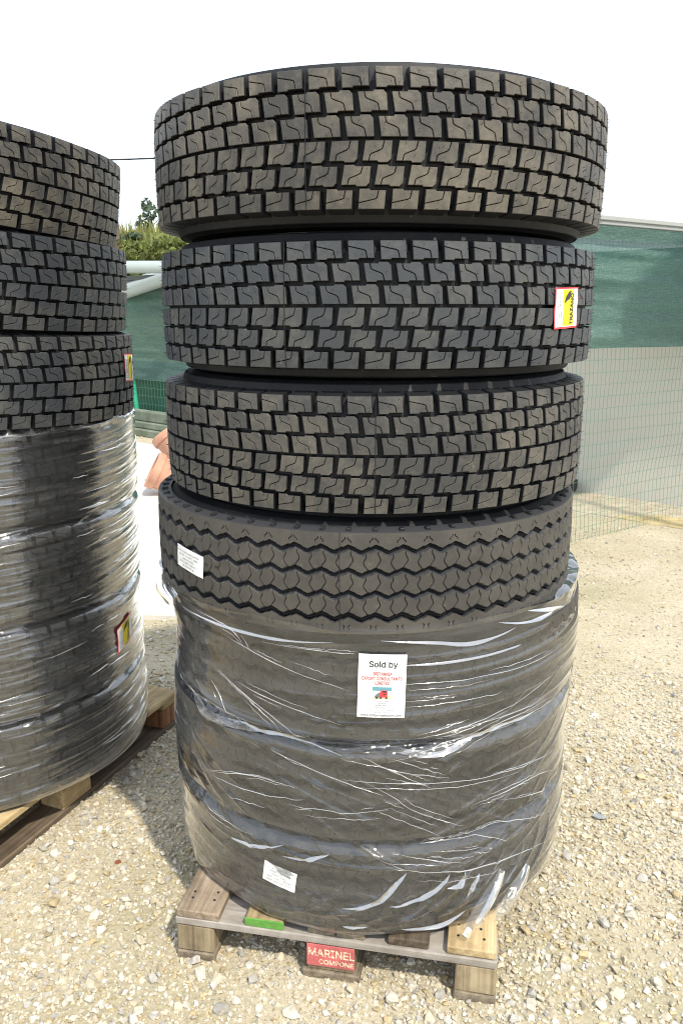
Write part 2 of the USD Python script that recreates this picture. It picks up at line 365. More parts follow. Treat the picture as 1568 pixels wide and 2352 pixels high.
def leaf_mat(name, c):
    return usdkit.material(stage, L + name, {
        "g": ("geometry", {}), "oi": ("geometry", {}), "n": ("noise_texture", {"scale": 2.5, "detail": 4.0}),
        "r": ("rgb_ramp", {"ramp": [(0.32, tuple(x * 0.5 for x in c)), (0.68, tuple(x * 1.5 for x in c))]}),
        "d": ("principled_bsdf", {"roughness": 0.55, "specular_ior_level": 0.35}), "t": ("translucent_bsdf", {}), "m": ("mix_closure", {"fac": 0.35})},
        [("g.position", "n.vector"), ("n.fac", "r.fac"), ("r.color", "d.base_color"), ("r.color", "t.color"), ("d.BSDF", "m.closure1"), ("t.BSDF", "m.closure2")], surface="m.closure")
LEAF_A = leaf_mat("leaf_green", (0.085, 0.115, 0.03))
LEAF_B = leaf_mat("leaf_yellow_green", (0.13, 0.155, 0.04))
LEAF_C = leaf_mat("leaf_grey_green", (0.09, 0.13, 0.075))
STRAW = leaf_mat("dry_straw", (0.24, 0.235, 0.08))

# ------------------------------------------------------------------ ground, pad, pavement
rng = np.random.default_rng(7)
def ground_h(x, y):
    p = np.stack([x * 1.3, y * 1.3, np.zeros_like(x)], -1)
    return (meshkit.fbm(p, 3, 5) - 0.5) * 0.03 * np.clip(np.hypot(x - 0.1, y - 2.2) - 0.9, 0, 1) * np.clip(np.hypot(x + 1.25, y - 2.5) - 1.0, 0, 1)
gx = np.concatenate([[-400, -120, -40, -15], np.arange(-7, 7.01, 0.07), [15, 40, 120, 400]])
gy = np.concatenate([[-400, -120, -40, -10], np.arange(-3, 12.01, 0.07), [18, 24]])
GX, GY = np.meshgrid(gx, gy, indexing="ij")
GZ = ground_h(GX, GY)
GZ[(np.abs(GX) > 6.9) | (GY > 11.9) | (GY < -2.9)] = 0
obj("ground", grid(np.stack([GX, GY, GZ], -1)), GROUND, smooth=True, kind="structure")

pad_poly = Polygon([(-4.5, 4.12), (0.25, 4.02), (0.25, 7.55), (-4.5, 11.7)])
obj("concrete_pad", prism(pad_poly, [(0.0, -0.05), (0.0, 0.027), (-0.012, 0.035)]), CONCRETE, kind="structure")

# building wall line: from B (far, left) to A (near, right)
wA, wB = np.array([3.9, 5.70]), np.array([-2.95, 11.72])
wd = (wA - wB) / np.linalg.norm(wA - wB)             # towards the camera's right, nearer
wn = np.array([wd[1], -wd[0]])                        # out of the wall, towards the yard
if wn @ (np.array([0, 0]) - wA) < 0:
    wn = -wn
def wall_pt(s, out, z):
    p = wA - wd * s + wn * out
    return np.array([p[0], p[1], z])

pave = UsdGeom.Xform.Define(stage, "/World/pavement").GetPrim()
tag(pave, kind="structure")
base = Polygon([tuple(wall_pt(s, o, 0)[:2]) for s, o in ((-1.0, 0.0), (-1.0, 0.74), (3.6, 0.74), (3.6, 0.0))])
obj("bed", prism(base, [(0, -0.05), (0, 0.006)]), CONCRETE, pave)
for r in range(7):
    for k in range(22):
        s0 = 0.0 + k * 0.205 - (0.1 if r % 2 else 0)
        o0 = 0.735 - r * 0.103
        yellow = s0 < (1.5, 1.45, 1.25, 1.0, 0.6, 0, 0)[r]
        c = wall_pt(s0 + 0.1, o0 - 0.05, -0.006 + rng.uniform(-0.003, 0.003))
        b = cbox((0.198, 0.097, 0.05), bev=0.006)
        b.apply_transform(trimesh.transformations.rotation_matrix(math.atan2(wd[1], wd[0]), [0, 0, 1]))
        b.apply_translation(c)
        obj("paver", b, PAVERY if yellow else PAVER, pave)

# hillside beyond the yard
hx = np.linspace(-60, 60, 121); hy = np.concatenate([np.linspace(20, 34, 36), np.linspace(35, 90, 30)])
HX, HY = np.meshgrid(hx, hy, indexing="ij")
rise = np.clip((HY - 20) / 9.0, 0, 1); rise = rise * rise * (3 - 2 * rise)
HZ = rise * (4.45 + 0.02 * (HX + 8) * 0 + (meshkit.fbm(np.stack([HX * 0.15, HY * 0.15, HX * 0], -1), 3, 3) - 0.5) * 1.0) - 0.25 - np.clip((HX - 2) / 14, 0, 1) * rise * 4.2
obj("hill", grid(np.stack([HX, HY, HZ], -1)), GRASSG, smooth=True, kind="structure")
def hill_z(x, y):
    i = np.clip(np.searchsorted(hx, x), 1, len(hx) - 1); j = np.clip(np.searchsorted(hy, y), 1, len(hy) - 1)
    return HZ[i, j]

# ------------------------------------------------------------------ shed, nets and fence
shed = thing("shed", "pale walled low shed standing behind the green net fence", "shed")
wl = np.linalg.norm(wA - wB)
def wall_box(s0, s1, o0, o1, z0, z1, bev=0.004):
    b = cbox((abs(s1 - s0), abs(o1 - o0), z1 - z0), bev=bev)
    b.apply_transform(trimesh.transformations.rotation_matrix(math.atan2(wd[1], wd[0]), [0, 0, 1]))
    c = wall_pt((s0 + s1) / 2, (o0 + o1) / 2, (z0 + z1) / 2)
    b.apply_translation(c)
    return b
obj("wall", wall_box(-0.6, wl - 3.3, -2.6, 0.0, -0.2, 2.03), WALLM, shed)
obj("roof", wall_box(-0.7, wl - 0.2, -2.7, 0.36, 2.034, 2.09), DARK, shed)  # eave overhang added to keep the wall below in shade
obj("rear_wall", wall_box(wl - 3.28, wl - 0.3, -2.6, -0.7, -0.2, 2.03), DKGREEN, shed)
# white gutter along the far end of the roof, sloping up to the right, with its end cap
gp = np.array([(-3.05, 11.45, 1.88), (-1.2, 9.85, 2.31)])
obj("gutter", tube(np.linspace(gp[0], gp[1], 12), 0.105, 18), PVC, shed, smooth=50)
dv = (gp[1] - gp[0]) / np.linalg.norm(gp[1] - gp[0])
obj("gutter_lip", tube(np.linspace(gp[0] + (0, -0.03, 0.10), gp[1] + (0, -0.03, 0.10), 4), 0.022, 8), PVC, shed, smooth=50)
obj("gutter_cap", tube(np.array([gp[0] - dv * 0.03, gp[0] + dv * 0.10]), 0.118, 18), PVC, shed, smooth=50)
pipe = obj("white_pipe", tube(np.array([(-4.6, 10.3, 2.155), (-2.6, 10.3, 2.157), (0.2, 10.3, 2.16)]), 0.074, 20), PVC, smooth=50,
           label="long white plastic pipe lying level above the gutter at the far fence", cat="pipe")
pp = stage.GetPrimAtPath("/World/white_pipe")
for px in (-4.2, -0.6):
    pass
# green net hanging on the far shed front
def net_sheet(P0, P1, z0, z1, nu, nv, seed, amp, sag=0.0, drape=0.0):
    P0, P1 = np.array(P0, float), np.array(P1, float)
    d = (P1 - P0); Ln = np.linalg.norm(d); d = d / Ln
    nrm = np.array([d[1], -d[0]])
    if nrm @ (-P0) < 0: nrm = -nrm
    u = np.linspace(0, 1, nu); v = np.linspace(0, 1, nv)
    U, V = np.meshgrid(u, v, indexing="ij")
    q = np.stack([U * Ln * 0.9, V * (z1 - z0) * 6.0, U * 0], -1)
    off = (meshkit.fbm(q, 3, seed) - 0.5) * 2 * amp
    q2 = np.stack([U * Ln * 0.7 + V * 1.3, V * (z1 - z0) * 16.0 + U * 2, U * 0 + 3], -1)
    off += (meshkit.fbm(q2, 2, seed + 9) - 0.5) * amp * 0.8
    zb = z0 + (meshkit.fbm(np.stack([U * Ln * 1.2, U * 0, U * 0], -1), 2, seed + 4) - 0.5) * sag * 2
    Z = zb + (z1 - zb) * V
    X = P0[0] + d[0] * U * Ln + nrm[0] * off; Y = P0[1] + d[1] * U * Ln + nrm[1] * off
    return grid(np.stack([X, Y, Z], -1)), (d, nrm, Ln)
f0, f1 = wall_pt(wl + 0.7, 0.16, 0)[:2], wall_pt(wl - 3.9, 0.16, 0)[:2]
m, _ = net_sheet(f0, f1, 0.70, 2.00, 90, 60, 21, 0.045, 0.01)
obj("shade_net", m, GREENNET, smooth=True, label="dark green shade net hanging on the far fence, seen between the two tyre stacks", cat="shade net")

def wire_panel(P0, P1, z0, z1, du, dz, wave, r, seed, bow=0.0):
    P0, P1 = np.array(P0, float), np.array(P1, float)
    d = P1 - P0; Ln = np.linalg.norm(d); d /= Ln
    nrm = np.array([d[1], -d[0]])
    def pt(s, z):
        k = meshkit.fbm(np.stack([s * 0.8, z * 1.4, s * 0], -1), 2, seed) - 0.5
        k2 = meshkit.fbm(np.stack([s * 0.9, z * 1.6, s * 0 + 5], -1), 2, seed + 3) - 0.5
        ss = s + k2 * bow * 0.8
        return np.stack([P0[0] + d[0] * ss + nrm[0] * k * bow, P0[1] + d[1] * ss + nrm[1] * k * bow, z], -1)
    ms = []
    for s in np.arange(0, Ln, du):
        z = np.linspace(z0, z1, 24)
        ms.append(tube(pt(np.full_like(z, s), z), r, 4, cap=False))
    for z in np.arange(z0 + 0.01, z1, dz):
        s = np.arange(0, Ln, du / 2)
        ms.append(tube(pt(s, z + wave * np.where(np.arange(len(s)) % 2, 1, -1)), r, 4, cap=False))
    return cat(ms)

fe = thing("mesh_fence", "green welded wire mesh fence with net on its upper half, right of the tyres", "fence")
q0, q1 = np.array([0.35, 4.735]), np.array([3.75, 6.92])
obj("wire_mesh", wire_panel(q0, q1, 0.0, 2.12, 0.045, 0.085, 0.0035, 0.0013, 31, 0.10), WIRE, fe, kind="stuff")
fd = (q1 - q0) / np.linalg.norm(q1 - q0); fn = np.array([fd[1], -fd[0]])
def fence_box(s0, s1, o0, o1, z0, z1, bev=0.004):
    b = cbox((abs(s1 - s0), abs(o1 - o0), z1 - z0), bev=bev)
    b.apply_transform(trimesh.transformations.rotation_matrix(math.atan2(fd[1], fd[0]), [0, 0, 1]))
    c = q0 + fd * (s0 + s1) / 2 + fn * (o0 + o1) / 2
    b.apply_translation((c[0], c[1], (z0 + z1) / 2))
    return b
FL = np.linalg.norm(q1 - q0)
obj("top_rail", fence_box(-0.1, FL + 0.3, -0.05, 0.07, 2.165, 2.215), METAL, fe)
obj("rail_lip", fence_box(-0.1, FL + 0.3, 0.072, 0.082, 2.192, 2.222), METAL, fe)
for s in (0.0, FL - 0.02):
    obj("post", fence_box(s, s + 0.05, -0.075, -0.025, 0.0, 2.16), METAL, fe)
m, _ = net_sheet(q0 + fn * 0.06, q1 + fn * 0.06, 1.37, 2.16, 160, 90, 5, 0.055, 0.012)
obj("shade_net", m, GREENNET, smooth=True, label="green shade net stretched along the top of the wire fence at right", cat="shade net")
m, _ = net_sheet(q0 + fn * 0.095, q1 + fn * 0.095, 2.075, 2.155, 120, 10, 8, 0.012, 0.006)
obj("net_hem", m, GREENNET, fe, smooth=True)

caster = thing("shade_sail", "grey shade sail added out of view, shading the green net at right", "shade sail")  # unseen object, added only to throw the dark patch onto the net
SV = np.array([(3.438, 4.616, 4.50), (3.084, 4.597, 4.03), (2.803, 4.485, 3.765), (2.689, 4.482, 3.557), (2.621, 4.576, 3.143), (4.207, 5.595, 3.10), (4.75, 5.1, 4.55)])
obj("cloth", T(np.vstack([SV, SV.mean(0)]), [(i_, (i_ + 1) % 7, 7) for i_ in range(7)]), METAL, caster)
for a_, b_ in (((3.46, 4.60, -0.1), (3.44, 4.616, 4.52)), ((4.78, 5.12, -0.1), (4.75, 5.1, 4.57))):
    obj("pole", tube(np.array([a_, b_]), 0.03, 10), METAL, caster)
# far mesh below the far net with its green post, mossy boards at its foot
fm = thing("far_fence", "low wire mesh fence with bright green post under the far net", "fence")
g0, g1 = wall_pt(wl + 0.8, 0.30, 0)[:2], wall_pt(wl - 3.9, 0.30, 0)[:2]
obj("wire_mesh", wire_panel(g0, g1, 0.05, 0.74, 0.07, 0.11, 0.002, 0.002, 37, 0.03), WIRE, fm, kind="stuff")
for s in (0.62, 3.1):
    c = wall_pt(wl - s + 0.2, 0.36, 0)
    obj("post", tube(np.array([c + (0.05, 0, 0.0), c + (0.0, 0, 0.72)]), 0.032, 12), POSTG, fm, smooth=50)
obj("backing_sheet", wall_box(wl + 1.2, wl - 3.9, 0.02, 0.05, 0.0, 0.95), DKGREEN, fm)
bd = thing("board_stack", "weathered mossy boards stacked along the foot of the far fence", "boards")
for k, (z0, z1, o) in enumerate(((0.0, 0.10, 0.62), (0.105, 0.19, 0.57), (0.195, 0.33, 0.53))):
    obj("board", wall_box(wl + 0.8 - 0.2 * k, wl - 3.2, o, o - 0.14, z0, z1, 0.012), BOARDG, bd)
obj("ochre_block", cbox((0.34, 0.22, 0.36), (-3.05, 10.55, 0.18), 0.01), CARD, label="ochre wooden block standing behind the left wrapped tyres", cat="wooden block")

# overhead cable
cp = np.linspace(0, 1, 30)
cpts = np.stack([-16 + 17 * cp, 25 - 5 * cp, 6.15 - 0.75 * cp - 0.3 * np.sin(PI * cp)], -1)
obj("utility_pole", tube(np.array([(1.0, 20.0, -0.2), (1.0, 20.0, 5.6)]), [0.12, 0.09], 12), W_GREY, smooth=50, label="wooden utility pole behind the main stack carrying the cable", cat="pole")
obj("overhead_cable", tube(cpts, 0.02, 6), CABLE, smooth=True, label="thin black overhead cable crossing the sky between the stacks", cat="cable")

# wire hoop on the sand by the pad
t_ = np.linspace(0, 1, 40)
hoop = np.stack([-2.55 + 0.75 * t_, 10.75 - 0.35 * t_, 0.02 + 0.10 * np.clip(np.minimum(t_, 1 - t_) * 8, 0, 1)], -1)
obj("cable_hoop", tube(hoop, 0.010, 6), CABLE, smooth=True, label="thin black cable hoop lying on the sand before the far fence", cat="cable")
obj("drain_pipe", tube(np.array([(1.75, 7.45, 0.10), (2.12, 7.12, 0.09)]), 0.055, 14), CABLE, smooth=50, label="black pipe end lying at the foot of the shed wall", cat="pipe")

# terracotta ornament on the pad
def pot(label, loc, R_, Hh, axis_tilt, spin):
    t = thing("terracotta_pot", label, "pot", loc)
    pr = [(0.02, 0.0), (R_ * 0.62, 0.0), (R_ * 0.66, 0.012), (R_ * 0.80, Hh * 0.3), (R_ * 0.92, Hh * 0.62), (R_ * 0.97, Hh * 0.80), (R_ * 0.965, Hh * 0.81)]
    rim = [(R_ * 0.95, Hh * 0.80), (R_ * 1.06, Hh * 0.81), (R_ * 1.09, Hh * 0.86), (R_ * 1.08, Hh * 0.98), (R_ * 1.04, Hh), (R_ * 0.96, Hh), (R_ * 0.92, Hh * 0.96), (R_ * 0.88, Hh * 0.6), (R_ * 0.6, 0.03), (0.02, 0.025)]
    M = trimesh.transformations.rotation_matrix(rad(spin), [0, 0, 1]) @ trimesh.transformations.rotation_matrix(rad(axis_tilt), [0, 1, 0])
    for nm, p_ in (("body", pr), ("rim", rim)):
        m = revolve(p_, 48); m.apply_transform(M)
        obj(nm, m, TERRA, t, smooth=35)
pot("pale terracotta pot lying tilted on the white concrete pad, the front one", (-1.36, 7.02, 0.10), 0.155, 0.36, -62, 12)
pot("pale terracotta pot leaning on the front pot behind the zigzag tyre", (-1.42, 7.34, 0.24), 0.15, 0.36, -38, -20)

# ------------------------------------------------------------------ vegetation on the hill
def leaf_cloud(n, centre, size, leaf, seed, hollow=0.35):
    r = np.random.default_rng(seed)
    nb = max(6, n // 160)
    bc = r.normal(0, 0.36, (nb, 3)); bc[:, 2] = r.uniform(-0.5, 0.5, nb)
    br = r.uniform(0.16, 0.34, nb)
    k = r.integers(0, nb, n)
    d = r.normal(0, 1, (n, 3)); d /= np.linalg.norm(d, axis=1, keepdims=True)
    p = bc[k] + d * (br[k] * r.uniform(0.5, 1.05, n) ** 0.6)[:, None]
    p = p * np.array(size) + np.array(centre)
    ax = r.normal(0, 1, (n, 3)); ax /= np.linalg.norm(ax, axis=1, keepdims=True)
    bx = np.cross(ax, r.normal(0, 1, (n, 3))); bx /= np.linalg.norm(bx, axis=1, keepdims=True)
    s = leaf * r.uniform(0.6, 1.3, n)[:, None]
    V = np.stack([p - ax * s, p - bx * s * 0.45, p + ax * s, p + bx * s * 0.45], 1).reshape(-1, 3)
    i = np.arange(n) * 4
    return T(V, np.vstack([np.column_stack([i, i + 1, i + 2]), np.column_stack([i, i + 2, i + 3])]))
def plant(name, label, catg, x, y, h, w, mat, n, leaf, seed, group=None, trunk=0.35):
    z = float(hill_z(x, y)) - 0.15
    t = thing(name, label, catg, (x, y, z), group=group)
    r = np.random.default_rng(seed + 100)
    ms = [tube(np.array([(0, 0, 0), (0.04 * w, 0.02, h * 0.4), (0.0, 0.0, h * 0.8)]), [0.035 * h * 0.6, 0.03 * h * 0.5, 0.008 * h], 7)]
    for k in range(5):
        a = r.uniform(0, 2 * PI)
        ms.append(tube(np.array([(0.02 * w, 0, h * (0.25 + 0.1 * k)), (math.cos(a) * w * 0.35, math.sin(a) * w * 0.35, h * (0.45 + 0.1 * k))]), [0.012 * h, 0.004 * h], 5))
    obj("trunk", cat(ms), BARK, t)
    obj("crown", leaf_cloud(n, (0, 0, h * (0.5 + trunk * 0.3)), (w, w, h * (0.9 - trunk * 0.5)), leaf, seed), mat, t)
plant("bush", "dense yellow green bush on the hillside beside the main stack", "bush", -5.0, 25.5, 0.95, 2.4, LEAF_B, 2600, 0.10, 41)
plant("bush", "dark green bush growing low on the hillside between the stacks", "bush", -5.7, 24.6, 0.75, 1.7, LEAF_A, 2200, 0.09, 42)
plant("bush", "grey green bush on the hillside behind the wooden post", "bush", -7.3, 26.5, 0.7, 1.5, LEAF_C, 1600, 0.09, 43)
plant("tree", "small grey green tree rising above the hilltop beside the top tyre", "tree", -6.75, 30.0, 1.5, 0.9, LEAF_C, 900, 0.085, 44)
plant("tree", "leafy green tree on the hilltop hidden partly by the top tyre", "tree", -4.4, 30.5, 1.4, 2.0, LEAF_A, 1800, 0.10, 45)
pz = float(hill_z(-6.55, 25.0))
obj("wooden_post", tube(np.array([(-6.62, 25.0, pz - 0.3), (-6.66, 25.0, pz + 1.9)]), 0.085, 9), BARK, smooth=50, label="weathered wooden post standing in the hillside grass", cat="post")
# dry grass stems on the slope
r = np.random.default_rng(3)
n = 5200
gxs, gys = r.uniform(-12, -2.5, n), r.uniform(20.8, 31, n)
gz = np.array([hill_z(a, b) for a, b in zip(gxs, gys)])
hgt = r.uniform(0.2, 0.55, n) * np.where(r.random(n) < 0.06, 1.6, 1.0)
lean = r.normal(0, 0.18, (n, 2))
wv = np.stack([np.cos(r.uniform(0, PI, n)), np.sin(r.uniform(0, PI, n)), np.zeros(n)], -1) * 0.030
b0 = np.stack([gxs, gys, gz - 0.1], -1)
V = np.stack([b0 - wv, b0 + wv, b0 + np.stack([lean[:, 0] * hgt, lean[:, 1] * hgt, hgt], -1)], 1).reshape(-1, 3)
obj("hill_grass", T(V, np.arange(3 * n).reshape(-1, 3)), STRAW, label="dry yellow grass standing on the hillside", cat="grass", kind="stuff")

# ------------------------------------------------------------------ pallets
def euro_pallet(label, loc, rotz, style):
    """0.8 wide (x) and 1.2 deep (y); origin at the middle of the front edge on the ground"""
    t = thing("pallet", label, "pallet", loc, rotz)
    R = np.random.default_rng(11 if style == "main" else 12)
    for i, x in enumerate((-0.3525, 0.0, 0.3525)):
        w = 0.10 if i != 1 else 0.145
        xx = x + (0.0025 if i == 1 else (0.0) )
        x0 = {0: -0.35, 1: 0.0, 2: 0.35}[i]
        obj("bottom_board", cbox((w, 1.2, 0.022), (x0, 0.6, 0.011), 0.003, 0.0006, R), W_GREY if style == "main" else W_DARK, t)
    for i, x in enumerate((-0.35, 0.0, 0.35)):
        for j, y in enumerate((0.052, 0.6, 1.148)):
            w = 0.096 if i != 1 else 0.118
            b = cbox((w, 0.098 if j != 1 else 0.14, 0.0775), (x, y, 0.0612), 0.004, 0.0008, R)
            mt = (W_BLOCK if style == "main" else (W_RED if j != 1 else W_YELLOW))
            p = obj("block", b, mt, t)
            if style == "main" and i == 1 and j == 0:
                pass
    for y, d in ((0.05, 0.10), (0.6, 0.145), (1.15, 0.10)):
        obj("cross_board", cbox((0.8, d, 0.0215), (0, y, 0.1112), 0.003, 0.0006, R), W_PALE if style == "main" else W_YELLOW, t)
    if style == "main":
        boards = ((-0.340, 0.112, 0.0, W_BROWN), (-0.168, 0.098, 0.006, W_YELLOW), (0.012, 0.142, 0.007, W_GREY), (0.188, 0.098, 0.006, W_DARK), (0.338, 0.116, 0.004, W_YELLOW))
    else:
        boards = ((-0.33, 0.14, 0.0, W_YELLOW), (-0.165, 0.10, 0.0, W_YELLOW), (0.0, 0.14, 0.0, W_YELLOW), (0.165, 0.10, 0.0, W_YELLOW), (0.33, 0.14, 0.0, W_YELLOW))
    for x, w, y0, mt in boards:
        lab = None
        if style == "main" and mt is W_BROWN: lab = "stained brown deck board at the left edge"
        if style == "main" and mt is W_DARK: lab = "dark weathered deck board with rough end"
        if mt is W_GREY:   # the split middle board
            o = obj("deck_board", cat([cbox((w / 2 - 0.0015, 1.2 - y0, 0.022), (x - w / 4 - 0.001, y0 + (1.2 - y0) / 2, 0.1336), 0.003, 0.0005, R), cbox((w / 2 - 0.0015, 1.2 - y0, 0.022), (x + w / 4 + 0.001, y0 + (1.2 - y0) / 2, 0.1330), 0.003, 0.0005, R)]), mt, t, label="greyish deck board split along its middle")
        else:
            o = obj("deck_board", cbox((w, 1.2 - y0, 0.022), (x, y0 + (1.2 - y0) / 2, 0.1336), 0.003, 0.0005, R), mt, t, label=lab)
        if style == "main" and abs(x + 0.168) < 1e-6:
            obj("painted_end", cbox((w + 0.0015, 0.004, 0.0225), (x, y0 - 0.0012, 0.1336), 0.001), GREENP, o, label="bright green painted board end")
        # nail heads
        for yy in (0.045, 0.075):
            for dx in (-0.25, 0.22):
                if yy > y0 + 0.012:
                    nl = trimesh.creation.cylinder(0.0035, 0.002, sections=8); nl.apply_translation((x + dx * w + R.uniform(-.006, .006), yy + R.uniform(-.006, .006), 0.1448))
                    obj("nail", nl, CABLE, o)
    return t
mp = euro_pallet("wooden pallet with green tipped board and red printed block under the main tyre stack", (-0.027, 1.645, 0.0), -10.7, "main")
# red printed panel on the middle block
sg = obj("printed_panel", cbox((0.119, 0.003, 0.062), (0.0, 0.0012, 0.0685), 0.0008), RED, mp, label="red panel with cream lettering on the middle block")
def flat_text(s, height, bold, cx, cz, y, clip=None, ang=0.0, width=None, th=0.0006):
    m = meshkit.text_mesh(s, height, th, bold)
    v = np.array(m.vertices)
    w = v[:, 0].max() - v[:, 0].min()
    if width:
        v[:, 0] *= width / w; w = width
    v[:, 0] -= v[:, 0].min() + w / 2; v[:, 1] -= height / 2
    return v, np.array(m.faces)
for s, hgt_, w_, cx, cz, b in (("MARINEL", 0.021, 0.115, 0.002, 0.078, True), ("COMPONE", 0.0125, 0.086, 0.014, 0.052, True)):
    v, f = flat_text(s, hgt_, b, 0, 0, 0, width=w_)
    V = np.stack([v[:, 0] + cx, -0.0006 - v[:, 2], v[:, 1] + cz], -1)
    obj("lettering", T(V, f), CREAM, sg)
pallet2 = euro_pallet("wooden pallet with dark runner under the wrapped stack at left", (-1.25 - 0.371 * 0.6, 2.52 - 0.928 * 0.6, 0.0), -21.8, "left")

# ------------------------------------------------------------------ tyres
NB = 54
def step_block(row):
    """flat block outline (u to the right, w up) for the rows above the tyre's middle, row 1 = shoulder, 3 = middle"""
    P = 2 * PI * 0.545 / NB
    bw = P - 0.0132
    w0, w1 = {3: (0.0034, 0.0392), 2: (0.0462, 0.0812), 1: (0.0882, 0.1230)}[row]
    st = 0.0027
    sl = {3: 0.0055, 2: 0.0060, 1: 0.0022}[row]        # lean of the flanks
    h = bw / 2
    lo_l, lo_r = (w0, w0) if row == 3 else (w0 - st * 0.35, w0 + st * 0.65)
    hi_l, hi_r = (w1, w1) if row == 1 else (w1 - st * 0.35, w1 + st * 0.65)
    mid = 0.12 * bw
    bl, br, tl, tr = -h + sl / 2, h + sl / 2, -h - sl / 2, h - sl / 2
    pts = [(bl, lo_l)]
    if row != 3: pts += [(bl + bw * 0.38, lo_l), (bl + bw * 0.42, lo_r)]
    pts += [(br, lo_r)]
    if row != 1:
        pts += [(tr + 0.0035, hi_r - 0.006), (tr - 0.003, hi_r), (tl + bw * 0.60, hi_r), (tl + bw * 0.55, hi_l)]
    else:
        pts += [(tr, hi_r)]
    pts += [(tl, hi_l)]
    poly = Polygon(pts)
    H = w1 - w0
    def q(a, b): return (tl + (bl - tl) * (1 - b) + a * bw, w0 + b * H)
    if row == 1:
        line = [q(-0.1, 0.72), q(0.60, 0.50), q(0.68, 0.44), q(0.75, -0.2)]
    else:
        line = [q(0.22, 1.2), q(0.25, 0.70), q(0.30, 0.63), q(0.60, 0.46), q(0.67, 0.38), q(0.72, -0.2)]
    cut = poly.difference(LineString(line).buffer(0.00075, cap_style=2, join_style=2))
    return [g for g in getattr(cut, "geoms", [cut]) if g.area > 1e-5]

def bend(m, R, ang0, base, crown=0.005, wmax=0.13):
    v = np.asarray(m.vertices)
    a = ang0 + v[:, 0] / R
    r = base + v[:, 2] - crown * (np.abs(v[:, 1]) / wmax) ** 2.4
    return T(np.stack([r * np.sin(a), -r * np.cos(a), v[:, 1]], -1), m.faces)

R_D = 0.545
def casing_profile(R, tw, sw, bead=0.288, dep=0.0145, lugs=True):
    """outer skin from lower bead round the tread to the upper bead, then the inside"""
    h = [(bead, sw * 0.76), (bead + 0.012, sw * 0.86), (bead + 0.03, sw * 0.90), (bead + 0.05, sw * 0.955), (bead + 0.09, sw * 0.993), (bead + 0.125, sw), (R - 0.085, sw * 0.985), (R - 0.083, sw * 0.99), (R - 0.079, sw * 0.99), (R - 0.077, sw * 0.98),
         (R - 0.060, sw * 0.958), (R - 0.058, sw * 0.964), (R - 0.054, sw * 0.963), (R - 0.052, sw * 0.952), (R - 0.047, tw + 0.006), (R - dep - 0.022, tw - 0.006), (R - dep - 0.009, tw - 0.018), (R - dep, tw * 0.6)]
    up = [(r, z) for r, z in h]
    lo = [(r, -z) for r, z in h]
    inner = [(bead + 0.006, sw * 0.66), (bead + 0.05, sw * 0.80), (bead + 0.12, sw * 0.87), (R - 0.06, sw * 0.78), (R - 0.04, sw * 0.5), (R - 0.038, 0), (R - 0.04, -sw * 0.5), (R - 0.06, -sw * 0.78), (bead + 0.12, -sw * 0.87), (bead + 0.05, -sw * 0.80), (bead + 0.006, -sw * 0.66)]
    return lo + up[::-1] + inner

